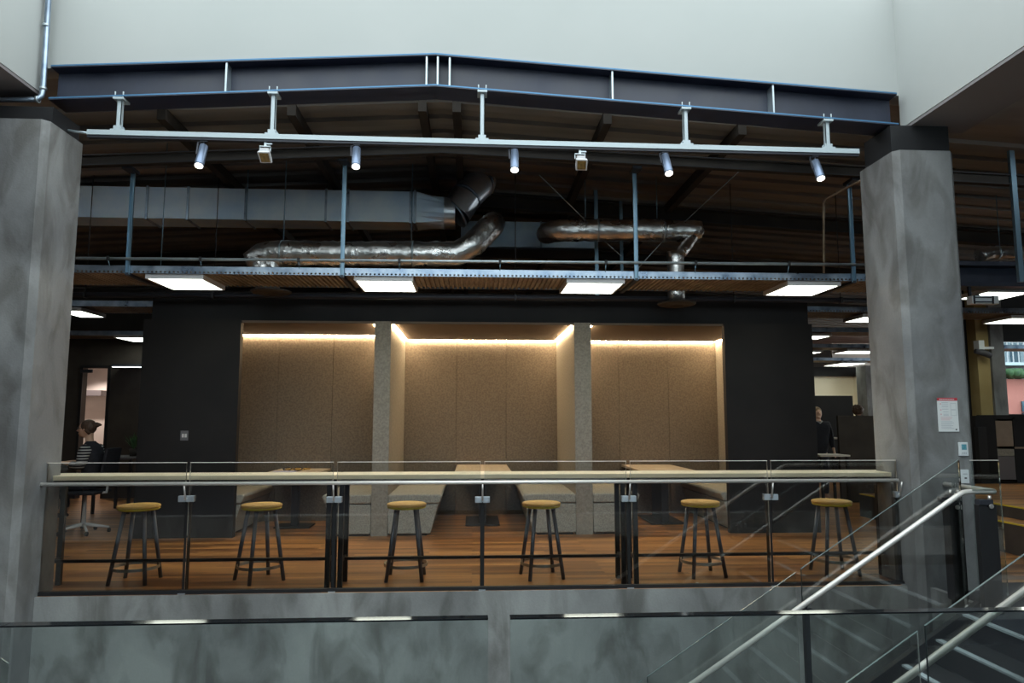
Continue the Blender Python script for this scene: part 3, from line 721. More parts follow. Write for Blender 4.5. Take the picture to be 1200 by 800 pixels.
def felt_wall(x0, x1, y, seams, nm):
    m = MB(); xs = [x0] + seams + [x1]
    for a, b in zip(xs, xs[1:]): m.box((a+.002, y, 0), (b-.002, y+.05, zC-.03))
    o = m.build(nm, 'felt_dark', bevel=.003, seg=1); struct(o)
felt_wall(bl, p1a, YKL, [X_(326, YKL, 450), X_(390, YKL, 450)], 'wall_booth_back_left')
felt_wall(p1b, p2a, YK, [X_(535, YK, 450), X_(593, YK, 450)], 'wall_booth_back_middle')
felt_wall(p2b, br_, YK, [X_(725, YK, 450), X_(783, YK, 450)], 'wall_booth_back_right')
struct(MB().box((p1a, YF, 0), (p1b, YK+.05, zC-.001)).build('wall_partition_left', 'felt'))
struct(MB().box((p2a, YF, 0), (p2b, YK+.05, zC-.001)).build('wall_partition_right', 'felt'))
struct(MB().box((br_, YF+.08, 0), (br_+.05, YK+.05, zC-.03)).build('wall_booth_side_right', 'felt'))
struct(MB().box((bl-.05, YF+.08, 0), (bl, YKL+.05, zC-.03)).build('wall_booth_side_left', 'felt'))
# LED strips in the booth coves
def led(a, b, label):
    o = MB().box(a, b).build('led_strip', 'led_warm'); set_origin(o, a); tag(o, label, 'strip light', 'warm strip lights in the booth ceilings')
zL = zC - .03; h = .012
led((bl+.02, YKL-.03, zL-h), (p1a-.02, YKL-.012, zL), 'warm strip light along the back wall of the left booth')
led((p1b+.05, YK-.03, zL-h), (p2a-.05, YK-.012, zL), 'warm strip light along the back wall of the middle booth')
led((p2b+.02, YK-.03, zL-h), (br_-.05, YK-.012, zL), 'warm strip light along the back wall of the right booth')
led((p1b+.014, YF+.08, zL-h), (p1b+.032, YK-.04, zL), 'warm strip light along the left side of the middle booth')
led((p2a-.032, YF+.08, zL-h), (p2a-.014, YK-.04, zL), 'warm strip light along the right side of the middle booth')
led((p1a-.032, YF+.08, zL-h), (p1a-.014, YKL-.04, zL), 'warm strip light on the partition side of the left booth')
led((p2b+.014, YF+.08, zL-h), (p2b+.032, YK-.04, zL), 'warm strip light on the partition side of the right booth')
led((br_-.032, YF+.2, zL-h), (br_-.014, YK-.04, zL), 'warm strip light along the outer side of the right booth')

# benches
def bench(x0, x1, slant, yk, label):
    x0 += .003; x1 -= .003
    """slant +1: open side on the right, -1: open side on the left"""
    r = thing('booth_bench', label, 'bench', ((x0+x1)/2, (YF+yk)/2, 0), 'upholstered booth benches')
    zs = Z_(579, YF, 500); y0 = YF + .085 if 'outer' in label else YF - .03
    k = .07; zc0 = zs - .115
    if slant > 0: base = [(x0+.003, .03), (x1-.13, .03), (x1-.03, zc0-.01), (x0, zc0-.01)]; cus = [(x0, zc0), (x1-.02, zc0), (x1+.02, zs-.02), (x1-.01, zs), (x0, zs)]
    else: base = [(x0+.13, .03), (x1, .03), (x1, zc0-.01), (x0+.03, zc0-.01)]; cus = [(x0+.02, zc0), (x1, zc0), (x1, zs), (x0+.01, zs), (x0-.02, zs-.02)]
    MB().prism(base, 'y', y0+.01, yk-.01).build('base', 'bench_fabric', r, bevel=.012)
    MB().prism(cus, 'y', y0, yk-.01).build('seat_cushion', 'bench_fabric', r, bevel=.02, seg=3)
    xa_2, xb_2 = (x0+.03, x1-.18) if slant > 0 else (x0+.18, x1-.03)
    MB().box((xa_2, y0+.05, 0), (xb_2, yk-.05, .03)).build('plinth', 'black_metal', r)
    return r
bench(p1b, X_(517, YF, 575), 1, YK, 'grey bench on the left side of the middle booth, beside the left partition')
bench(X_(613, YF, 575), p2a, -1, YK, 'grey bench on the right side of the middle booth, beside the right partition')
bench(X_(379, YF, 575), p1a, -1, YKL, 'grey bench of the left booth, against the left partition')
bench(p2b, X_(748, YF, 575), 1, YK, 'grey bench of the right booth, against the right partition')
bench(bl, X_(283, YF, 575), 1, YKL, 'outer bench of the left booth, mostly behind the black wall')
bench(X_(848, YF, 575), br_, -1, YK, 'outer bench of the right booth, corner showing beside the black wall')
# booth tables
def booth_table(pxa, pxb, yk, yf, label, pyb=544):
    z = Z_(pyb, yk, (pxa+pxb)/2); xa, xb = X_(pxa, yk, pyb), X_(pxb, yk, pyb)
    r = thing('booth_table', label, 'table', ((xa+xb)/2, (yf+yk)/2, 0), 'booth tables')
    MB().box((xa, yf, z-.035), (xb, yk-.012, z)).build('tabletop', 'table_wood', r, bevel=.004)
    m = MB().box(((xa+xb)/2-.24, yf+.35, .012), ((xa+xb)/2+.24, yk-.4, .03)); m.build('foot_plate', 'black_metal', r)
    MB().box(((xa+xb)/2-.05, yf+.5, .03), ((xa+xb)/2+.05, yk-.55, z-.035)).build('pedestal', 'black_metal', r)
    return r, z
booth_table(535.5, 593.5, YK, 9.75, 'pale table in the middle booth, seen end on')
booth_table(728, 785, YK, 9.75, 'pale table in the right booth')
_, tz = booth_table(330, 388, YKL, 9.65, 'pale table in the left booth with magazines on it', 548.5)
# things on the left table
def slab(name, px, py, Y, sx, sy, h, mt, label, cat, rz, z):
    p = at(px, py, Y); o = MB().box((-sx/2, -sy/2, 0), (sx/2, sy/2, h)).build(name, mt, bevel=.001)
    o.location = (p.x, Y, z); o.rotation_euler.z = rz; tag(o, label, cat); return o
slab('magazine', 333, 551, 10.0, .30, .21, .012, 'lilac_print', 'pale lilac magazine lying on the left booth table', 'magazine', .1, tz+.001)
slab('magazine', 349, 549, 10.50, .29, .21, .016, 'orange_print', 'orange magazine lying behind the dark glasses on the left booth table', 'magazine', -.3, tz+.001)
p = at(343, 548, 10.2)
m = MB()
for s_ in (-1, 1):
    m.tube([(p.x + s_*.075 + .055*math.cos(t), 10.2 + .02*math.sin(t), tz+.032 + .025*math.sin(t)) for t in [i*PI/6 for i in range(13)]], .007, 6)
    m.tube([(p.x + s_*.13, 10.2, tz+.04), (p.x + s_*.14, 10.27, tz+.03), (p.x + s_*.13, 10.33, tz+.012)], .006, 6)
m.tube([(p.x-.02, 10.2, tz+.04), (p.x+.02, 10.2, tz+.04)], .006, 6)
tag(set_origin(m.build('dark_glasses', 'dark_print'), (p.x, 10.2, tz+.001)), 'dark rimmed glasses lying on the left booth table', 'glasses')

# access reader on the black wall
a, b = at(212, 504.5, YF-.02), at(220.5, 516, YF-.02)
r = thing('wall_switch', 'small square switch plate on the black wall left of the booths', 'switch', (a.x, YF-.02, b.z))
MB().box((a.x, YF-.03, b.z), (b.x, YF-.0205, a.z)).build('plate', 'desk_grey', r, bevel=.002)
MB().box((a.x+.02, YF-.034, b.z+.04), (a.x+.045, YF-.03, b.z+.085)).box((a.x+.055, YF-.034, b.z+.04), (a.x+.08, YF-.03, b.z+.085)).build('rocker', 'panel_body', r, label='two pale rockers')

# ================================================================== HIGH BAR
zbar = Z_(555.3, 6.53, 600); YBa, YBb = 6.53, 6.88
def bar_table(x0, x1, label, legs):
    r = thing('high_table', label, 'table', ((x0+x1)/2, (YBa+YBb)/2, 0), 'three high bar tables in a row')
    MB().box((x0, YBa, zbar-.04), (x1, YBb, zbar)).build('tabletop', 'light_wood', r, bevel=.004)
    MB().box((x0+.03, YBa+.02, zbar-.085), (x1-.03, YBa+.05, zbar-.041)).box((x0+.03, YBb-.05, zbar-.085), (x1-.03, YBb-.02, zbar-.041)).build('apron', 'black_metal', r)
    for lx, ly in legs:
        MB().box((lx-.021, ly-.02, 0), (lx+.021, ly+.02, zbar-.041)).build('leg', 'black_metal', r)
    xs = [l[0] for l in legs]; zf = Z_(652, 6.70, 600)
    MB().box((min(xs), 6.69, zf-.013), (max(xs), 6.716, zf+.013)).build('foot_rail', 'black_metal', r)
    m = MB()
    for lx in sorted(set(round(x, 3) for x in xs)): m.box((lx-.013, YBa+.04, zf-.013), (lx+.013, YBb-.04, zf+.013))
    m.build('end_rail', 'black_metal', r)
xs1, xs2 = X_(392.5, YBa, 556), X_(737, YBa, 556)
xA, xB = X_(47, YBa, 556), X_(1056, YBa, 556)
fl, bl_ = YBa+.045, YBb-.045
bar_table(xA, xs1-.002, 'left of the three pale topped high tables, ending at the left column', [(xA+.05, fl), (xA+.05, bl_), (X_(385, fl, 620), fl), (X_(385, fl, 620), bl_)])
bar_table(xs1+.002, xs2-.002, 'middle one of the three pale topped high tables', [(X_(399.8, fl, 620), fl), (X_(399.8, fl, 620), bl_), (X_(730, fl, 620), fl), (X_(730, fl, 620), bl_)])
bar_table(xs2+.002, xB, 'right of the three pale topped high tables, ending at the right column', [(X_(744.5, fl, 620), fl), (X_(744.5, fl, 620), bl_), (xB-.06, fl), (xB-.06, bl_)])

# ================================================================== STOOLS
def make_stool(loc, label):
    x, y, _ = loc
    r = thing('bar_stool', label, 'stool', loc, 'round topped stools at the high bar')
    zs = .698; R_ = .187
    MB().lathe((x, y, 0), [(R_*.93, zs-.026), (R_*.985, zs-.022), (R_, zs-.013), (R_*.985, zs-.004), (R_*.94, zs)], 36).build('seat', 'stool_wood', r)
    MB().lathe((x, y, 0), [(R_*.80, zs-.050), (R_*.93, zs-.045), (R_*.985, zs-.034), (R_*.93, zs-.0265)], 36).build('seat_underside', 'yellow_paint', r, label='yellow painted underside of the seat')
    for k in range(4):
        t = PI/4 + k*PI/2
        a = Vector((x + .125*math.cos(t), y + .125*math.sin(t), zs-.046)); b = Vector((x + .232*math.cos(t), y + .232*math.sin(t), 0.0))
        MB().tube((b, a), (.0175, .0195), 12).build('leg', 'stool_leg', r)
    zr_ = .135; rr = .205
    m = MB(); n_ = 32; ring = []
    for j in range(n_):
        t = 2*PI*j/n_; ring.append([m.bm.verts.new((x + q*math.cos(t), y + q*math.sin(t), zr_ + w_)) for q, w_ in ((rr-.006, -.014), (rr, -.014), (rr, .014), (rr-.006, .014))])
    for j in range(n_):
        A, B = ring[j], ring[(j+1) % n_]
        for i in range(4): m.bm.faces.new((A[i], A[(i+1)%4], B[(i+1)%4], B[i]))
    m.build('foot_ring', 'ring_steel', r)
    return r
YS = 6.93
base = make_stool((X_(162.5, YS, 600), YS, 0), 'leftmost bar stool, nearest the left concrete column')
base.rotation_euler.z = 0
labs = ['second bar stool from the left, in front of the left booth', 'third bar stool from the left, before the grey bench right of the left partition',
        'fourth bar stool from the left, before the bench left of the right partition', 'fifth bar stool from the left, before the outer bench of the right booth',
        'rightmost bar stool, behind the stair handrail beside the right column']
for px, lab, rz in zip((306.5, 476.5, 634.5, 821, 975), labs, (.7, .0, .2, .12, 0)):
    s_ = copy_tree(base, None, (X_(px, YS, 600), YS, 0), lab, rz)

# ================================================================== FAR BALUSTRADE
YG = 6.44
r = thing('glass_balustrade', 'long glass balustrade along the concrete slab edge in front of the high bar', 'balustrade', (0, YG, 0))
def gz(px):  # glass top line
    return Z_(539.5, YG, 600)
joints = [(48, 216.5), (220.5, 389.5), (394, 563), (567.5, 734.5), (739, 901), (905, 1053)]
zgt = Z_(541, YG, 560)
for a, b in joints:
    xa, xb = X_(a, YG, 600), X_(b, YG, 600)
    g = MB().box((xa, YG-.006, .03), (xb, YG+.006, zgt)).build('glass_panel', 'glass_clear', r)
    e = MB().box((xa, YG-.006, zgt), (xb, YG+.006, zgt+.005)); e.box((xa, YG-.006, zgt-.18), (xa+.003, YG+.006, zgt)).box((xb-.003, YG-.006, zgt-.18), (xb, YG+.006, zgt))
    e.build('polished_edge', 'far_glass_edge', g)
xg0, xg1 = X_(30, YG, 650), X_(1062, YG, 650)
MB().box((xg0, YG-.02, .0), (xg1, YG+.02, .03)).build('base_channel', 'black_metal', r)
hz_ = Z_(565, YG-.08, 560)
MB().tube(((X_(48, YG-.08, 566), YG-.08, hz_), (X_(1053, YG-.08, 563), YG-.08, hz_)), .016, 14).build('handrail', 'pale_steel', r)
for px, pt in ((44, 584), (218.5, 584), (391.7, 585), (565.3, 585), (736.7, 584), (903, 582), (1053, 579)):
    x = X_(px, YG, 600); zc = Z_(pt, YG, px); hw_ = .066 if 60 < px < 1000 else .035
    MB().box((x-hw_, YG-.03, zc-.026), (x-.004, YG+.018, zc+.026)).box((x+.004, YG-.03, zc-.026), (x+hw_, YG+.018, zc+.026)).tube(((x, YG-.035, zc-.012), (x, YG+.02, zc-.012)), .009, 8).build('clamp', 'clamp_steel', r, bevel=.003)
    MB().tube(((x, YG-.04, zc), (x, YG-.08, hz_-.015)), .008, 8).tube(((x, YG-.03, zc+.005), (x, YG-.045, zc+.0)), .012, 8).build('rail_bracket', 'stainless', r)
    MB().box((x-.018, YG+.02, 0), (x+.018, YG+.075, zc-.028)).build('post', 'black_metal', r, bevel=.003)
    MB().box((x-.03, YG-.035, -.004), (x+.03, YG-.021, .008)).build('foot_bracket', 'clamp_steel', r)
# white beads modelling lamp reflections at the floor edge behind the glass
for px, py, lab in ((359, 690, 'small white stud set in place of a lamp reflection at the floor edge left of the third stool'), (481, 690.5, 'small white stud set in place of a lamp reflection at the floor edge under the third stool'),
               (817, 682, 'small white stud set in place of a lamp reflection at the floor edge under the fifth stool')):
    d = ray(px, py); p = EYE + d * ((.012 - 1.5) / d.z)
    o = MB().lathe((0,0,0), [(.018, 0), (.016, .008), (.008, .012)], 16).build('floor_glint', 'plastic_white'); o.location = (p.x, max(p.y, YG+.04), 0.0); tag(o, lab, 'glint')
# black closing panels at both ends
block('end_panel', (X_(33, 6.5, 600), 6.518, 0.001), (X_(33, 6.5, 600)+.10, 6.55, .93), 'black_metal', 'black narrow panel closing the gap at the left column foot', 'panel')
block('end_panel', (X_(1048, 6.5, 600), 6.518, 0.001), (X_(1048, 6.5, 600)+.10, 6.529, .90), 'black_metal', 'black narrow panel closing the gap at the right column foot', 'panel')

# ================================================================== NEAR BALUSTRADE
YN = 1.42; zn = Z_(724, YN, 600)
r = thing('near_balustrade', 'frameless glass balustrade in the foreground across the bottom of the view', 'balustrade', (0, YN, 0))
for a, b in ((-190, 4), (5, 572), (598, 1500)):
    xa, xb = X_(a, YN, 724), X_(b, YN, 724)
    g = MB().box((xa, YN, .06), (xb, YN+.024, zn-.003)).build('glass_panel', 'glass_green', r)
    MB().box((xa, YN, zn-.003), (xb, YN+.024, zn)).build('polished_edge', 'glass_edge', g)
MB().box((X_(-190, YN), YN-.03, 0), (X_(1500, YN), YN+.05, .06)).build('base_channel', 'black_metal', r)
struct(MB().box((-14, 1.32, -.35), (16, 1.56, 0)).build('trim_3', 'concrete'))

# ================================================================== STAIRS
ST0, ST1 = 4.07, 5.45
r = thing('staircase', 'dark staircase with pale nosing strips descending from the right landing', 'stairs', (XN0, (ST0+ST1)/2, 0))
G, H = .28, .178; NS = 13
for i in range(NS):
    x1 = XN0 - G*i; z = -H*i
    if i == 0:
        MB().box((XN0 - .045, ST0, -.012), (XN0 + .003, ST1, .003)).build('nosing_strip', 'nosing', r)
        MB().box((XN0 - .012, ST0, -H), (XN0+.002, ST1, -.013)).build('riser', 'black_tread', r)
    else:
        MB().box((x1, ST0, z-.04), (x1+G-.013, ST1, z)).build('tread', 'black_tread', r)
        MB().box((x1-.0, ST0+.001, z-H+.001), (x1+.012, ST1-.001, z-.041)).build('riser', 'black_tread', r)
        MB().box((x1-.002, ST0+.06, z-.012), (x1+.045, ST1-.02, z+.003)).build('nosing_strip', 'nosing', r)
sl = -H/G
for y0, y1, nm in ((ST1, ST1+.05, 'stringer'), (ST0-.016, ST0, 'stringer')):
    xe = XN0 - G*NS
    pts = [(XN0+.12, .06), (XN0+.12, -.32), (XN0-.05, -.32-.0), (xe, -.36 - H*NS), (xe, .05 - H*NS)]
    pts = [(XN0+.10, .09), (XN0+.10, -.26), (xe, -.30 - H*NS), (xe, .02 - H*NS)]
    MB().prism(pts, 'y', y0, y1).build(nm, 'black_metal', r)

def stair_rail(Y, off, label, ext, back):
    """balustrade following the stairs in plane Y"""
    xk = XN0 + .075; zh = Z_(575.5, 5.55, 1130)
    root = thing('stair_balustrade', label, 'balustrade', (xk, Y, 0))
    xe = XN0 - G*NS + .3
    zr_ = lambda x: zh + (x - xk) * .636
    pts = [Vector((xe, Y-off, zr_(xe)))]
    for t in (-.12, -.05, 0, .05): pts.append(Vector((xk + t, Y-off, zh + min(0, t)*.636 - (.006 if abs(t) < .02 else 0))))
    pts += [Vector((xk+ext-.04, Y-off, zh)), Vector((xk+ext-.01, Y-off+.01, zh)), Vector((xk+ext, Y-off+.04, zh))]
    if back: pts += [Vector((xk+ext+.01, Y+.3, zh)), Vector((xk+ext+.02, 6.16, zh))]
    else: pts += [Vector((xk+ext, Y-off+.08, zh))]
    MB().tube(pts, .021, 14).build('handrail', 'pale_steel', root)
    # glass panels
    zg = lambda x: zr_(min(x, xk)) + .245; zlow = lambda x: -.02 + (min(x, xk) - XN0) * .692
    cuts = [xe, 1.35, 2.58-.04, 2.58+.0, 3.65, xk+.0]
    for a, b in ((xe, 1.30), (1.34, 2.53), (2.575, xk+.02)):
        g = MB().hexa(((a,Y-.006,zlow(a)),(b,Y-.006,zlow(b)),(b,Y+.006,zlow(b)),(a,Y+.006,zlow(a)),(a,Y-.006,zg(a)),(b,Y-.006,zg(b)),(b,Y+.006,zg(b)),(a,Y+.006,zg(a)))).build('glass_panel', 'glass_clear', root)
        MB().hexa(((a,Y-.006,zg(a)),(b,Y-.006,zg(b)),(b,Y+.006,zg(b)),(a,Y+.006,zg(a)),(a,Y-.006,zg(a)+.004),(b,Y-.006,zg(b)+.004),(b,Y+.006,zg(b)+.004),(a,Y+.006,zg(a)+.004))).box((a, Y-.006, zlow(a)), (a+.003, Y+.006, zg(a))).build('polished_edge', 'stair_glass_edge', g)
    for x in ((1.32, 2.585) if back else ()):
        zt_2 = zr_(x) - .085
        MB().box((x-.02, Y-.055, (x-XN0)*.636-.0), (x+.02, Y-.01, zt_2)).build('post', 'black_metal', root, bevel=.002)
        MB().box((x-.055, Y-.045, zt_2), (x+.055, Y-.008, zt_2+.03)).tube(((x-.0, Y-.04, zt_2+.02), (x, Y-off, zr_(x)-.015)), .008, 8).build('clamp', 'dark_steel', root)
    return root, xk, zh
ra_, xk, zh = stair_rail(5.58, .06, 'stair balustrade with steel handrail on the far side of the stairs', .27, True)
stair_rail(4.045, -.06, 'stair balustrade on the near side of the stairs, cut by the right edge', 2.2, False)
# landing return beside the column
r = thing('landing_balustrade', 'glass balustrade return with black posts beside the right column', 'balustrade', (3.95, 5.8, 0))
for x, y, w_, d_, zt_3, nm in ((X_(1163, 5.40, 650), 5.44, .15, .05, .83, 'post'), (X_(1123, 5.60, 650), 5.64, .075, .05, .80, 'post'), (X_(1110, 5.93, 640), 5.90, .055, .05, .80, 'post')):
    MB().box((x-w_/2, y-d_/2, 0), (x+w_/2, y+d_/2, zt_3)).build('post', 'black_metal', r, bevel=.003)
    MB().box((x-.07, y-.04, zt_3), (x+.04, y+.02, zt_3+.04)).build('clamp', 'dark_steel', r, bevel=.003)
    MB().tube(((x+.02, y-.02, zt_3+.03), (x+.02, y-.03, zh-.02)), .012, 8).tube(((x+.02, y-.035, zt_3-.01), (x+.02, y-.045, zt_3-.01)), .018, 10).build('rail_bracket', 'stainless', r)
gx = X_(1117, 5.7, 570)
g = MB().hexa(((gx,5.62,.06),(gx+.012,5.62,.06),(gx+.16,5.93,.06),(gx+.148,5.93,.06),(gx,5.62,zh+.24),(gx+.012,5.62,zh+.24),(gx+.16,5.93,zh+.24),(gx+.148,5.93,zh+.24))).build('glass_panel', 'glass_green', r)
g = MB().box((gx+.02, 5.50, .06), (X_(1175, 5.5, 600), 5.512, zh+.245)).build('glass_panel', 'glass_green', r)
MB().box((gx+.02, 5.50, zh+.245), (X_(1175, 5.5, 600), 5.512, zh+.249)).build('polished_edge', 'far_glass_edge', g)

# ================================================================== COLUMN FITTINGS
yN = Yr - .0002
def plate(name, a, b, mt, par=None, dy=.008, y=None):
    y = yN if y is None else y
    return MB().box((a.x, y-dy, b.z), (b.x, y, a.z)).build(name, mt, par)
a, b = at(1097.5, 466, Yr), at(1123.5, 505.5, Yr)
r = thing('safety_notice', 'white notice with red header strip fixed to the right concrete column', 'notice', (a.x, yN, b.z))
plate('backing_board', a, b, 'paper', r)
plate('header_strip', a, Vector((b.x, 0, a.z-.026)), 'red_print', r, .009)
W_, Hh = b.x-a.x, a.z-b.z
def mark(u0, u1, v0, v1, mt, dy=.0088):
    MBs[mt].box((a.x+W_*u0, yN-dy, a.z-Hh*v1), (a.x+W_*u1, yN-.0078, a.z-Hh*v0))
MBs = {k: MB() for k in ('grey_print', 'pink_print', 'dark_print', 'paper')}
for v in (.14, .20, .26, .33, .41, .48, .52): mark(.20 + (.06 if v > .4 else 0), .52, v, v+.012, 'grey_print')
for v in (.70, .74, .78, .82, .86, .90): mark(.12, .60 + random.uniform(0, .3), v, v+.010, 'grey_print')
for v in (.57, .61, .65): mark(.12, .50 + random.uniform(0, .2), v, v+.012, 'pink_print')
for u, v in ((.12, .16), (.12, .34), (.12, .47)): mark(u, u+.05, v, v+.04, 'pink_print')
for v0, v1 in ((.16, .34), (.36, .52)):
    for q in ((.64, .92, v0, v0+.008), (.64, .92, v1, v1+.008), (.64, .65, v0, v1), (.91, .92, v0, v1)): mark(*q, 'grey_print')
mark(.82, .90, .92, .96, 'dark_print')
for u in range(9): MBs['paper'].box((a.x+W_*(.10+u*.085), yN-.0096, a.z-.018), (a.x+W_*(.10+u*.085+.055), yN-.0088, a.z-.009))
for k, v in MBs.items():
    v.build({'grey_print': 'text_lines', 'pink_print': 'red_text', 'dark_print': 'small_mark', 'paper': 'header_lettering'}[k], k, r)
a, b = at(1122, 518, Yr), at(1133.5, 534, Yr)
r = thing('thermostat', 'white thermostat with blue green display on the right concrete column', 'thermostat', (a.x, yN, b.z))
MB().box((a.x, yN-.022, b.z), (b.x, yN, a.z)).build('housing', 'plastic_white', r, bevel=.005)
MB().box((a.x+.02, yN-.024, b.z+.055), (b.x-.018, yN-.021, a.z-.018)).build('display', 'lcd', r)
m = MB()
for i in range(3): m.box((a.x+.022+i*.016, yN-.024, b.z+.02), (a.x+.032+i*.016, yN-.021, b.z+.032))
m.build('buttons', 'grey_print', r)
a, b = at(1125, 550, Yr), at(1135.5, 566, Yr)
r = thing('switch_plate', 'white switch plate below the thermostat on the right concrete column', 'switch', (a.x, yN, b.z))
MB().box((a.x, yN-.010, b.z), (b.x, yN, a.z)).build('plate', 'plastic_white', r, bevel=.003)
MB().box((a.x+.03, yN-.013, b.z+.04), (a.x+.05, yN-.0095, b.z+.052)).build('key_slot', 'dark_print', r)
MB().box((a.x+.018, yN-.012, b.z+.078), (b.x-.018, yN-.0095, b.z+.086)).build('text_line', 'grey_print', r)

# ================================================================== LEFT BAY
YW = 14.0
dx0, dx1 = X_(95, YW, 480), X_(124, YW, 480); dz = Z_(431, YW, 110)
m = MB().box((-14, YW, 0), (dx0, YW+.15, 4)).box((dx1, YW, 0), (bx0+.4, YW+.15, 4)).box((dx0, YW, dz), (dx1, YW+.15, 4))
struct(m.build('wall_back_left', 'dark_brown'))
struct(MB().box((dx0-1.2, YW+1.6, 0), (dx1+.5, YW+1.7, 3.2)).box((dx1+.02, YW+.15, 0), (dx1+.1, YW+1.6, 3.2)).box((dx0-1.2, YW+.15, 0), (dx0-1.1, YW+1.6, 3.2)).box((dx0-1.1, YW+.15, 2.9), (dx1+.02, YW+1.6, 3.0)).build('wall_alcove', 'warm_white'))
struct(MB().box((dx0-.05, YW-.02, 0), (dx0, YW, dz+.05)).box((dx1, YW-.02, 0), (dx1+.05, YW, dz+.05)).box((dx0, YW-.02, dz), (dx1, YW, dz+.05)).build('trim_4', 'black_metal'))
a, b = at(94, 457, YW+1.3), at(118, 463.5, YW+1.3)
tag(MB().box((a.x-.4, YW+1.3, b.z), (b.x, YW+1.6, a.z)).build('wall_shelf', 'shelf_grey'), 'grey shelf across the lit alcove behind the woman', 'shelf')
r = thing('downlight', 'small downlight throwing a bright arc on the alcove wall behind the woman', 'lamp', (X_(105, YW+.8, 440), YW+.8, 2.88))
MB().lathe((X_(105, YW+.8, 440), YW+.8, 2.86), [(.05, 0), (.055, .02), (.05, .04)], 16).build('bezel', 'panel_body', r)
L = bpy.data.lights.new('lamp', 'SPOT'); L.energy = 120; L.color = (1, .87, .78); L.spot_size = 2.0; L.spot_blend = .35; L.shadow_soft_size = .04
lo = bpy.data.objects.new('lamp', L); C.objects.link(lo); lo.parent = r; lo.location = (0, 0, -.06)
# wall louvre sign
a, b = at(97, 433, YW+.02), at(110, 437, YW+.02)
tag(MB().box((a.x, YW-.06, b.z), (b.x, YW-.02, a.z)).build('door_closer', 'dark_steel'), 'slim dark door closer at the top of the lit doorway', 'door closer')
# desks in the left bay
def desk(x0, x1, y0, y1, z, label, mt='desk_grey'):
    r = thing('office_desk', label, 'desk', ((x0+x1)/2, (y0+y1)/2, 0), 'office desks')
    MB().box((x0, y0, z-.03), (x1, y1, z)).build('desktop', mt, r, bevel=.003)
    for lx in (x0+.04, x1-.04):
        for ly in (y0+.04, y1-.04): MB().box((lx-.02, ly-.02, 0), (lx+.02, ly+.02, z-.03)).build('leg', 'black_metal', r)
    return r
desk(X_(122, 12.0), X_(168, 12.0), 11.7, 12.5, Z_(534, 12.2, 140), 'grey desk behind the woman, left of the black wall')
YP = 9.8
Pz = lambda px, py: at(px, py, YP)
desk(-6.9, X_(83, YP, 545), 9.5, 10.3, Z_(546, YP, 75), 'dark desk at which the woman types, mostly behind the left column', 'dark_brown')
zD = Z_(546, YP, 75)
tag(MB().box((X_(70, YP, 545), 9.66, zD), (X_(79.5, YP, 545), 9.94, zD+.015)).build('keyboard', 'dark_print', bevel=.003), 'dark keyboard under the hands of the woman', 'keyboard')
# potted plant
p = at(157, 512, 12.1); zt_4 = Z_(534, 12.2, 140)
r = thing('potted_plant', 'tiny green potted plant on the grey desk behind the woman', 'plant', (p.x, 12.1, zt_4))
MB().lathe((p.x, 12.1, zt_4), [(.05, 0), (.065, .12), (.058, .12)], 14).build('pot', 'dark_brown', r)
m = MB()
for i in range(26):
    t = random.uniform(0, 2*PI); l = random.uniform(.10, .26); e = random.uniform(.5, 1.4)
    a = Vector((p.x, 12.1, zt_4+.11)); b = a + Vector((math.cos(t)*l*math.cos(e), math.sin(t)*l*math.cos(e), l*math.sin(e) + .06))
    s_ = Vector((-math.sin(t), math.cos(t), 0))*.018; c_ = a.lerp(b, .6) + Vector((0, 0, .012))
    m.quad(a, c_ + s_, b, c_ - s_)
m.build('leaves', 'leaf', r)

# ================================================================== PEOPLE
def skin(name, joints, bones, mt, parent, sub=2):
    """joints: name -> (pos, radius)"""
    me = bpy.data.meshes.new(name); ks = list(joints); off = ORG.get(parent.name, Vector()) if parent else Vector()
    me.from_pydata([Vector(joints[k][0]) - off for k in ks], [(ks.index(a), ks.index(b)) for a, b in bones], []); me.materials.append(M[mt])
    o = bpy.data.objects.new(name, me); C.objects.link(o)
    if parent: o.parent = parent; ORG[o.name] = off
    sk = o.modifiers.new('skin', 'SKIN'); sk.use_smooth_shade = True
    if not me.skin_vertices: me.skin_vertices.new() if hasattr(me.skin_vertices, 'new') else None
    if not me.skin_vertices:
        bpy.context.view_layer.objects.active = o
    for i, k in enumerate(ks):
        r_ = joints[k][1]; r_ = r_ if isinstance(r_, tuple) else (r_, r_)
        me.skin_vertices[0].data[i].radius = r_
        me.skin_vertices[0].data[i].use_root = (i == 0)
    s_ = o.modifiers.new('smooth', 'SUBSURF'); s_.levels = sub; s_.render_levels = sub
    return o
ptop = Pz(101, 493.5); pch = Pz(97, 514)
px_, pz_ = Pz(104, 505).x, ptop.z
bx = Pz(108, 540).x
r = thing('person', 'person with brown hair in a bun, glasses and a striped top, typing at a desk', 'person', (bx, YP, 0))
hip = Vector((bx + .02, YP, .66)); chest = Vector((bx - .01, YP, .97)); neck0 = Vector((bx - .045, YP, 1.14)); neck1 = Vector((px_+.015, YP, 1.225)); 
hc = Vector((px_ - .03, YP, (pz_ + pch.z)/2 + .01))
J = {'hip': (hip, (.12, .09)), 'belly': (hip.lerp(chest, .5), (.10, .08)), 'chest': (chest, (.11, .085)), 'neck0': (neck0, (.075, .065)), 'neck1': (neck1, .05), 'skull': (hc + Vector((.025, 0, .0)), (.07, .07))}
B = [('hip', 'belly'), ('belly', 'chest'), ('chest', 'neck0'), ('neck0', 'neck1'), ('neck1', 'skull')]
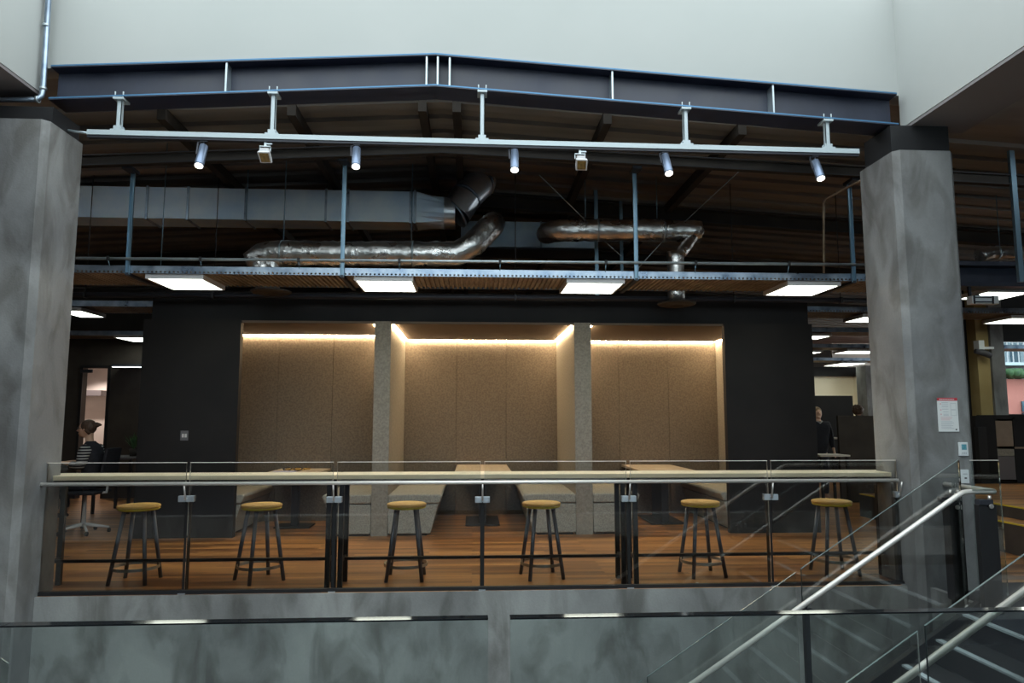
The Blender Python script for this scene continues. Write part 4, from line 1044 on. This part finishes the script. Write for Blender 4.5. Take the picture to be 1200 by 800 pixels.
for s_, nm in ((-1, 'n'), (1, 'f')):
    sh = Vector((bx - .012, YP + s_*.16, 1.09)); el = Vector((bx - .045, YP + s_*.21, .86)); wr = Vector((Pz(83, 542).x, YP + s_*.12, zD + .055)); hd = wr + Vector((-.06, 0, -.002))
    J.update({'sh'+nm: (sh, .05), 'el'+nm: (el, .038), 'wr'+nm: (wr, .026), 'hd'+nm: (hd, (.034, .016))})
    B += [('chest', 'sh'+nm), ('sh'+nm, 'el'+nm), ('el'+nm, 'wr'+nm), ('wr'+nm, 'hd'+nm)]
    for i in range(4):
        f0 = hd + Vector((-.035, (i-1.5)*.019, .004)); f1 = f0 + Vector((-.035 - (.006 if i in (1, 2) else 0), 0, -.006)); f2 = f1 + Vector((-.02, 0, -.02))
        J.update({'f%s%d0' % (nm, i): (f0, .009), 'f%s%d1' % (nm, i): (f1, .0085), 'f%s%d2' % (nm, i): (f2, .007)})
        B += [('hd'+nm, 'f%s%d0' % (nm, i)), ('f%s%d0' % (nm, i), 'f%s%d1' % (nm, i)), ('f%s%d1' % (nm, i), 'f%s%d2' % (nm, i))]
    th = hd + Vector((.0, -s_*.035, -.005)); t2 = th + Vector((-.035, -s_*.008, -.01)); J.update({'t'+nm: (th, .010), 't2'+nm: (t2, .008)}); B += [('wr'+nm, 't'+nm), ('t'+nm, 't2'+nm)]
    kn = Vector((bx - .42, YP + s_*.11, .64)); an = Vector((bx - .36, YP + s_*.12, .26)); to = an + Vector((-.15, 0, -.05))
    J.update({'th'+nm: (Vector((bx-.05, YP + s_*.09, .64)), .085), 'kn'+nm: (kn, .058), 'an'+nm: (an, .04), 'to'+nm: (to, (.035, .025))})
    B += [('hip', 'th'+nm), ('th'+nm, 'kn'+nm), ('kn'+nm, 'an'+nm), ('an'+nm, 'to'+nm)]
body = skin('body', J, B, 'skin', r, 2)
# head with face, as part of the body surface volume
m = MB(); m.ball(hc, .098, (1.0, .80, 1.18), 20)
m.ball(hc + Vector((-.045, 0, -.06)), .05, (.9, .85, .9), 12)       # jaw
m.tube((hc + Vector((-.092, 0, .018)), hc + Vector((-.118, 0, -.018)), hc + Vector((-.095, 0, -.026))), (.008, .014, .010), 8)   # nose
m.tube((hc + Vector((-.086, -.02, -.055)), hc + Vector((-.092, 0, -.054)), hc + Vector((-.086, .02, -.055))), .007, 6)    # lips
for s_ in (-1, 1): m.ball(hc + Vector((.012, s_*.079, -.008)), .026, (.7, .3, 1.1), 8)
m.build('head', 'skin', r)
m = MB(); m.ball(hc + Vector((.026, 0, .030)), .104, (.98, .86, .98), 20)
m.ball(hc + Vector((.122, 0, .058)), .042, (1.15, .9, .85), 12); m.tube((hc + Vector((.10, 0, .05)), hc + Vector((.16, .01, .062)), hc + Vector((.185, .01, .055))), (.03, .022, .010), 8)
m.tube((hc + Vector((.03, -.07, .0)), hc + Vector((.075, -.055, -.06))), (.03, .02), 8)
m.build('hair', 'hair', r)
m = MB()
for s_ in (-1, 1):
    m.tube([hc + Vector((-.100 + .004*abs(math.cos(t)), s_*.034 + .022*math.cos(t), .012 + .017*math.sin(t))) for t in [i*PI/6 for i in range(13)]], .003, 5)
    m.tube((hc + Vector((-.094, s_*.056, .015)), hc + Vector((.01, s_*.082, .012))), .003, 5)
m.build('glasses', 'dark_print', r)
# jersey and trousers following the body
MB().loft([(bx+.03, YP, .585, .13, .17), (bx+.02, YP, .68, .135, .175), (bx+.01, YP, .80, .115, .155), (bx+.005, YP, .92, .12, .165), (bx, YP, 1.02, .125, .185),
           (bx-.01, YP, 1.10, .11, .185), (bx-.02, YP, 1.155, .085, .14), (bx-.03, YP, 1.185, .062, .075), (bx-.032, YP, 1.20, .056, .06)]).build('jersey_body', 'dark_cloth', r)
for s_ in (-1, 1):
    sh = Vector((bx - .012, YP + s_*.17, 1.10)); el = Vector((bx - .045, YP + s_*.21, .86)); wr = Vector((Pz(84, 542).x, YP + s_*.12, zD + .055))
    skin('sleeve', {'a': (sh + Vector((.01, -s_*.05, .02)), .07), 'b': (sh, .088), 'c': (sh.lerp(el, .5), .074), 'd': (el, .066), 'e': (el.lerp(wr, .75), .048)}, [('a', 'b'), ('b', 'c'), ('c', 'd'), ('d', 'e')], 'striped_jersey', r)
    skin('trouser_leg', {'a': (Vector((bx-.0, YP+s_*.085, .645)), .105), 'b': (Vector((bx-.22, YP+s_*.10, .645)), .085), 'c': (Vector((bx-.42, YP+s_*.11, .64)), .070), 'd': (Vector((bx-.36, YP+s_*.12, .30)), .052)}, [('a', 'b'), ('b', 'c'), ('c', 'd')], 'trousers', r)
    MB().ball(Vector((bx - .43, YP + s_*.12, .225)), .06, (1.9, .75, .6), 12).build('shoe', 'dark_print', r)

def office_chair(x, y, zs, face, label):
    r = thing('office_chair', label, 'chair', (x, y, 0), 'office chairs')
    MB().box((x-.23, y-.23, zs-.05), (x+.23, y+.23, zs)).build('seat', 'dark_cloth', r, bevel=.03, seg=3)
    b = MB(); b.hexa(((x+face*.24, y-.21, zs+.06), (x+face*.28, y-.21, zs+.06), (x+face*.28, y+.21, zs+.06), (x+face*.24, y+.21, zs+.06),
                      (x+face*.31, y-.19, zs+.55), (x+face*.35, y-.19, zs+.55), (x+face*.35, y+.19, zs+.55), (x+face*.31, y+.19, zs+.55)))
    b.build('backrest', 'dark_cloth', r, bevel=.012)
    MB().tube(((x+face*.1, y, zs-.04), (x+face*.27, y, zs-.03), (x+face*.30, y, zs+.2)), .018, 8).build('back_support', 'panel_body', r)
    MB().tube(((x, y, .1), (x, y, zs-.05)), (.028, .02), 12).build('gas_post', 'panel_body', r)
    m = MB()
    for k in range(5):
        t = 2*PI*k/5 + .3; e = Vector((x + .30*math.cos(t), y + .30*math.sin(t), .07)); m.tube(((x, y, .12), e), (.024, .014), 8)
    m.build('star_base', 'panel_body', r)
    for k in range(5):
        t = 2*PI*k/5 + .3; e = Vector((x + .30*math.cos(t), y + .30*math.sin(t), .03)); MB().tube((e + Vector((-.012, 0, 0)), e + Vector((.012, 0, 0))), .03, 10).build('castor', 'black_metal', r)
office_chair(bx - .06, YP, .56, 1, 'office chair with pale star base under the typing woman')

# ================================================================== RIGHT BAY
YQ = 21.5
def qx(px, Y): return X_(px, Y, 480)
def qz(py, Y, px=990): return Z_(py, Y, px)
struct(MB().box((bx1-.6, YQ, 0), (qx(1002, YQ), YQ+.1, qz(441, YQ))).box((qx(1002, YQ), YQ-.9, 0), (qx(1007, YQ), YQ+.1, qz(438, YQ))).build('wall_office', 'cream'))
struct(MB().box((qx(1007, YQ), YQ+1.5, 0), (16, YQ+1.6, 4)).build('wall_office_back', 'warm_white'))
struct(MB().box((-14, 26.8, 0), (16, 27, 5)).build('wall_end', 'dark_brown'))
block('bulkhead_beam', (bx1, YQ-.2, qz(441, YQ-.2)+.01), (qx(1018, YQ), YQ-.05, qz(430, YQ-.2)), 'black_panel', 'dark bulkhead above the cream office wall', 'beam')
block('concrete_pier', (qx(1017, 19.), 19.0, 0), (qx(1029, 19.), 19.5, qz(428, 19)), 'concrete', 'slim far concrete pier just left of the right column', 'column')
block('storage_cupboard', (bx1-.3, 17.6, 0), (qx(1000, 17.6), 18.1, qz(463.5, 17.6)), 'black_panel', 'dark cupboard in front of the cream office wall', 'cupboard', .005)
YZ = 12.6
r = thing('office_screen', 'dark brown upright screen left of the right concrete column', 'screen', ((qx(981, YZ)+qx(1045, YZ))/2, YZ, 0))
MB().box((qx(981.5, YZ), YZ, .02), (qx(1046, YZ), YZ+.06, qz(487, YZ))).build('panel', 'dark_brown', r, bevel=.004)
MB().box((qx(981, YZ), YZ-.01, .0), (qx(1046, YZ), YZ+.07, .02)).build('foot', 'black_metal', r)
desk(qx(957, 13.6), qx(981, 13.6), 13.4, 14.3, qz(512.5, 13.4, 970), 'pale edged desk beside the standing person', 'warm_white')
desk(qx(946, 12.4), qx(980, 12.4), 12.0, 12.55, qz(533, 12.0, 970), 'nearer pale topped desk right of the black booth block', 'warm_white')
# standing person behind the block
def standing(px, ptop_, Y, hairm, label, face=1):
    t = at(px, ptop_, Y); x = t.x; s_c = t.z / 1.72
    r = thing('person', label, 'person', (x, Y, 0))
    z = lambda v: v * s_c
    J = {'hip': ((x, Y, z(.93)), (.10, .08)), 'belly': ((x, Y, z(1.1)), (.09, .07)), 'chest': ((x, Y, z(1.3)), (.10, .08)), 'n0': ((x, Y, z(1.45)), .06), 'n1': ((x, Y, z(1.52)), .05), 'sk': ((x, Y, z(1.6)), (.06, .06))}
    B = [('hip', 'belly'), ('belly', 'chest'), ('chest', 'n0'), ('n0', 'n1'), ('n1', 'sk')]
    JC = {'a': ((x, Y, z(.78)), (.19, .16)), 'b': ((x, Y, z(1.1)), (.17, .15)), 'c': ((x, Y, z(1.3)), (.19, .16)), 'd': ((x, Y, z(1.45)), (.10, .10))}
    BC = [('a', 'b'), ('b', 'c'), ('c', 'd')]
    for s_, nm in ((-1, 'n'), (1, 'f')):
        J.update({'s'+nm: ((x + s_*.19, Y, z(1.4)), .055), 'e'+nm: ((x + s_*.23, Y-.02, z(1.12)), .043), 'w'+nm: ((x + s_*.21, Y-.14, z(.93)), .026), 'h'+nm: ((x + s_*.2, Y-.18, z(.87)), (.035, .018)),
                  't'+nm: ((x + s_*.09, Y, z(.88)), .08), 'k'+nm: ((x + s_*.1, Y-.01, z(.48)), .055), 'a'+nm: ((x + s_*.1, Y, z(.08)), .04), 'o'+nm: ((x + s_*.1, Y-.15, z(.035)), (.04, .025))})
        B += [('chest', 's'+nm), ('s'+nm, 'e'+nm), ('e'+nm, 'w'+nm), ('w'+nm, 'h'+nm), ('hip', 't'+nm), ('t'+nm, 'k'+nm), ('k'+nm, 'a'+nm), ('a'+nm, 'o'+nm)]
        for i in range(5):
            p0 = Vector((x + s_*(.2 + (i-2)*.014), Y-.19, z(.83))); J['g%s%d' % (nm, i)] = (p0, .009); J['q%s%d' % (nm, i)] = (p0 + Vector((0, -.006, -.05 + .012*abs(i-2))), .007)
            B += [('h'+nm, 'g%s%d' % (nm, i)), ('g%s%d' % (nm, i), 'q%s%d' % (nm, i))]
        JC.update({'s'+nm: ((x + s_*.19, Y, z(1.4)), .068), 'e'+nm: ((x + s_*.23, Y-.02, z(1.12)), .056), 'w'+nm: ((x + s_*.212, Y-.13, z(.95)), .038)})
        BC += [('c', 's'+nm), ('s'+nm, 'e'+nm), ('e'+nm, 'w'+nm)]
        skin('trouser_leg', {'a': ((x + s_*.08, Y, z(.9)), .10), 'b': ((x + s_*.1, Y-.01, z(.48)), .07), 'c': ((x + s_*.1, Y, z(.10)), .055)}, [('a', 'b'), ('b', 'c')], 'trousers', r)
    skin('body', J, B, 'skin', r); skin('jacket', JC, BC, 'dark_cloth', r)
    hc = Vector((x, Y, z(1.60)))
    m = MB(); m.ball(hc, .09, (.82, 1, 1.22), 16); m.ball(hc + Vector((0, -.05, -.06)), .04, (1, .9, .9), 10); m.tube((hc + Vector((0, -.088, .02)), hc + Vector((0, -.11, -.015))), (.007, .013), 6)
    for s_ in (-1, 1): m.ball(hc + Vector((s_*.076, .01, -.005)), .022, (.35, .7, 1.1), 8)
    m.build('head', 'skin', r)
    MB().ball(hc + Vector((0, .025, .03)), .10, (.86, 1, 1.02), 16).build('hair', hairm, r)
    MB().tube(((x-.05, Y-.07, z(1.46)), (x, Y-.10, z(1.42)), (x+.05, Y-.07, z(1.46))), .012, 6).build('collar', 'white_cloth', r)
    return r
standing(957.5, 477, 13.0, 'blond_hair', 'person in a dark jacket standing half behind the black booth block')
# seated person behind the screen: only the head shows
hd = at(1005, 475, 14.5); hz2 = hd.z
r = thing('person', 'dark haired person sitting behind the dark brown screen, only the head showing', 'person', (hd.x, 14.5, 0))
x, Y = hd.x, 14.5; z0 = hz2 - 1.34
J = {'hip': ((x, Y, z0+.55), (.14, .11)), 'ch': ((x, Y, z0+.88), (.15, .11)), 'n0': ((x, Y, z0+1.05), .06), 'n1': ((x, Y, z0+1.14), .05), 'sk': ((x, Y, z0+1.22), .06)}
B = [('hip', 'ch'), ('ch', 'n0'), ('n0', 'n1'), ('n1', 'sk')]
for s_, nm in ((-1, 'n'), (1, 'f')):
    J.update({'s'+nm: ((x+s_*.18, Y, z0+1.0), .058), 'e'+nm: ((x+s_*.22, Y-.05, z0+.74), .045), 'w'+nm: ((x+s_*.12, Y-.28, z0+.72), .028), 'h'+nm: ((x+s_*.11, Y-.35, z0+.72), (.034, .016)),
              't'+nm: ((x+s_*.09, Y-.05, z0+.52), .08), 'k'+nm: ((x+s_*.1, Y-.42, z0+.50), .06), 'a'+nm: ((x+s_*.1, Y-.38, .1), .042), 'o'+nm: ((x+s_*.1, Y-.52, .04), (.04, .025))})
    B += [('ch', 's'+nm), ('s'+nm, 'e'+nm), ('e'+nm, 'w'+nm), ('w'+nm, 'h'+nm), ('hip', 't'+nm), ('t'+nm, 'k'+nm), ('k'+nm, 'a'+nm), ('a'+nm, 'o'+nm)]
skin('body', J, B, 'dark_cloth', r)
hc = Vector((x, Y, z0+1.22)); m = MB(); m.ball(hc, .09, (.82, 1, 1.2), 16)
for s_ in (-1, 1): m.ball(hc + Vector((s_*.076, .01, -.005)), .022, (.35, .7, 1.1), 8)
m.build('head', 'skin', r)
m = MB(); m.ball(hc + Vector((0, .0, .025)), .115, (.95, 1, 1.0), 16)
for i in range(40):
    d = Vector((random.gauss(0,1), random.gauss(0,1), abs(random.gauss(0,1)))).normalized(); m.ball(hc + Vector((0,0,.03)) + d*.10, .025, (1,1,1), 6)
m.build('hair', 'hair', r)
office_chair(x, Y+.02, z0+.44, 1, 'office chair of the person behind the dark brown screen')

# ---- right of the right column
YV = 12.2
wx0, wx1 = X_(1169, YV, 450), X_(1290, YV, 450); wz0, wz1 = Z_(487, YV, 1180), Z_(398, YV, 1180)
m = MB().box((X_(1120, YV), YV, wz1), (16, YV+.2, 4.2)).box((X_(1120, YV), YV, 0), (16, YV+.2, wz0)).box((wx1, YV, wz0), (16, YV+.2, wz1)).box((X_(1120, YV), YV, wz0), (wx0, YV+.2, wz1))
struct(m.build('wall_window_right', 'black_panel'))
wn = struct(bpy.data.objects.new('window_1', None)); C.objects.link(wn); ORG[wn.name] = Vector()
MB().box((wx0, YV+.02, wz0), (wx0+.05, YV+.1, wz1)).box((wx1-.05, YV+.02, wz0), (wx1, YV+.1, wz1)).box((wx0, YV+.02, wz0), (wx1, YV+.1, wz0+.03)).box((wx0, YV+.02, wz1-.03), (wx1, YV+.1, wz1)).build('window_frame', 'black_metal', wn)
MB().box((wx0+.05, YV+.05, wz0+.03), (wx1-.05, YV+.06, wz1-.03)).build('window_pane', 'window_glass', wn)
block('wall_pier', (X_(1136, YV, 450)+.0, YV-.25, wz0), (X_(1150, YV, 450), YV-.02, 3.9), 'brick_pier', 'ochre pier right of the concrete column, under the far trays', 'column')
block('wall_pier', (X_(1150, YV, 450)+.002, YV-.3, wz0), (X_(1165, YV, 450), YV-.02, 3.9), 'concrete', 'pale concrete pier beside the window', 'column')
# camera / loudspeaker bracket
a = at(1150, 408, YV-.38)
r = thing('security_camera', 'small dark camera on a white bracket beside the window', 'camera', a)
MB().box((a.x-.04, a.y, a.z-.04), (a.x+.06, a.y+.13, a.z+.14)).box((a.x+.06, a.y+.01, a.z-.01), (a.x+.24, a.y+.04, a.z+.03)).build('bracket', 'plastic_white', r)
MB().tube((a + Vector((-.12, 0, -.05)), a + Vector((.03, -.02, -.08)), a + Vector((.13, -.05, -.14))), (.04, .06, .05), 12).build('camera_body', 'dark_print', r)
# building across the street
YE = 26.0
def ex(px): return X_(px, YE, 440)
def ez(py): return Z_(py, YE, 1185)
r = thing('building', 'salmon and white apartment building with balconies seen through the window', 'building', (ex(1190), YE, 0))
MB().box((ex(1150), YE, -2), (ex(1330), YE+6, ez(444))).build('salmon_wall', 'salmon', r)
MB().box((ex(1150), YE+1.2, ez(444)), (ex(1330), YE+6, ez(360))).build('upper_wall', 'render_white', r)
for k, (p0, p1) in enumerate(((425, 428.5), (398, 401))):
    MB().box((ex(1150), YE-.3, ez(p1)), (ex(1330), YE+1.2, ez(p0))).build('balcony_slab', 'render_white', r)
    m = MB(); x = ex(1150)
    while x < ex(1330): m.box((x, YE-.28, ez(p0)), (x+.03, YE-.25, ez(p0)+.75)); x += .22
    m.box((ex(1150), YE-.29, ez(p0)+.75), (ex(1330), YE-.24, ez(p0)+.8)); m.build('railing', 'panel_body', r)
for p0, p1 in ((1178, 1196), (1210, 1226)):
    f = MB().box((ex(p0), YE+1.14, ez(424)), (ex(p1), YE+1.21, ez(404))).build('window', 'render_white', r)
    MB().box((ex(p0)+.08, YE+1.11, ez(423)), (ex(p1)-.08, YE+1.15, ez(405))).build('pane', 'window_blue', f)
m = MB().box((ex(1194), YE-.06, ez(482)), (ex(1215), YE-.01, ez(470)))
for i in range(6): m.box((ex(1194)+i*.1, YE-.3, ez(484)), (ex(1194)+i*.1+.03, YE-.27, ez(474)))
m.box((ex(1194), YE-.3, ez(485)), (ex(1215), YE, ez(483.5))).build('lower_balcony', 'window_blue', r)
h = MB()
for i in range(150): h.ball((random.uniform(ex(1160), ex(1225)), YE-.1+random.uniform(-.3,.3), ez(444)+random.uniform(.14,.26)), random.uniform(.09,.17), (1,1,1), 5)
tag(h.build('hedge', 'leaf'), 'green hedge on top of the salmon wall outside the window', 'hedge')
struct(MB().box((8, YV+.3, -2.2), (60, 60, -2)).build('ground_outside', 'ground'))
# joinery below the window
YJ = 11.0
block('low_wall_panel', (X_(1143, YJ), YJ, 0), (X_(1166, YJ), YJ+.1, Z_(487, YJ, 1150)), 'black_panel', 'dark full height panel behind the landing posts', 'panel')
block('door_panel', (X_(1145, YJ-.1), YJ-.1, 0), (X_(1155, YJ-.1), YJ-.01, Z_(500, YJ, 1150)), 'black_metal', 'narrow black framed panel right of the concrete column', 'panel')
r = thing('display_cabinet', 'dark cabinet with brown and grey boxes in its open bay under the window', 'cabinet', (X_(1177, YJ), YJ, 0))
c = lambda px, py: at(px, py, YJ)
z565 = c(1175, 565).z
MB().box((c(1166, 500).x, YJ+.35, z565), (15, YJ+.4, c(1175, 486).z)).box((c(1187.5, 500).x, YJ, z565), (c(1190, 500).x, YJ+.35, c(1175, 488).z)).box((c(1165, 500).x, YJ, c(1175, 491).z), (15, YJ+.4, c(1175, 487).z)).box((c(1190, 500).x, YJ+.02, z565), (15, YJ+.06, c(1175, 491).z)).build('carcass', 'black_panel', r)
MB().box((c(1187, 500).x, YJ-.01, c(1195, 525.5).z), (15, YJ+.0, c(1195, 523.5).z)).build('shelf_edge', 'shelf_brown', r)
for nm, p0, p1, mt, lab in (('storage_box', 493, 523, 'shelf_brown', 'tall brown box at the top of the cabinet bay under the window'), ('storage_box', 526, 534, 'felt', 'flat pale box in the middle of the cabinet bay under the window'), ('storage_box', 534.5, 562, 'shelf_grey', 'grey box at the bottom of the cabinet bay under the window')):
    block(nm, (c(1167, 500).x, YJ+.0, c(1175, p1).z), (c(1186.5, 500).x, YJ+.34, c(1175, p0).z), mt, lab, 'box', .006)
# raised timber platform with yellow edged steps
r = thing('platform_steps', 'raised timber platform with yellow edged steps beyond the landing', 'steps', (6.15, 8.8, 0))
for x0, z0_, z in ((6.0, .001, .34), (6.3, .341, .48)):
    MB().box((x0, 6.7, z0_), (15.5, YJ-.12, z)).build('step', 'wood_floor', r)
    MB().box((x0-.004, 6.7, z-.012), (x0+.03, YJ-.13, z+.002)).build('edge_strip', 'yellow_edge', r)
    MB().box((x0-.006, 6.7, z0_), (x0-.0005, YJ-.13, z-.013)).build('riser_face', 'dark_brown', r)

# ================================================================== RENDER SETTINGS
sc = bpy.context.scene
sc.view_settings.view_transform = 'Standard'; sc.view_settings.look = 'None'; sc.view_settings.gamma = 1; sc.view_settings.exposure = .22
sc.view_settings.use_curve_mapping = False
sc.cycles.max_bounces = 10; sc.cycles.diffuse_bounces = 4; sc.cycles.glossy_bounces = 4; sc.cycles.transparent_max_bounces = 24; sc.cycles.transmission_bounces = 4
sc.cycles.use_denoising = True; sc.cycles.sample_clamp_indirect = 4; sc.cycles.caustics_reflective = False
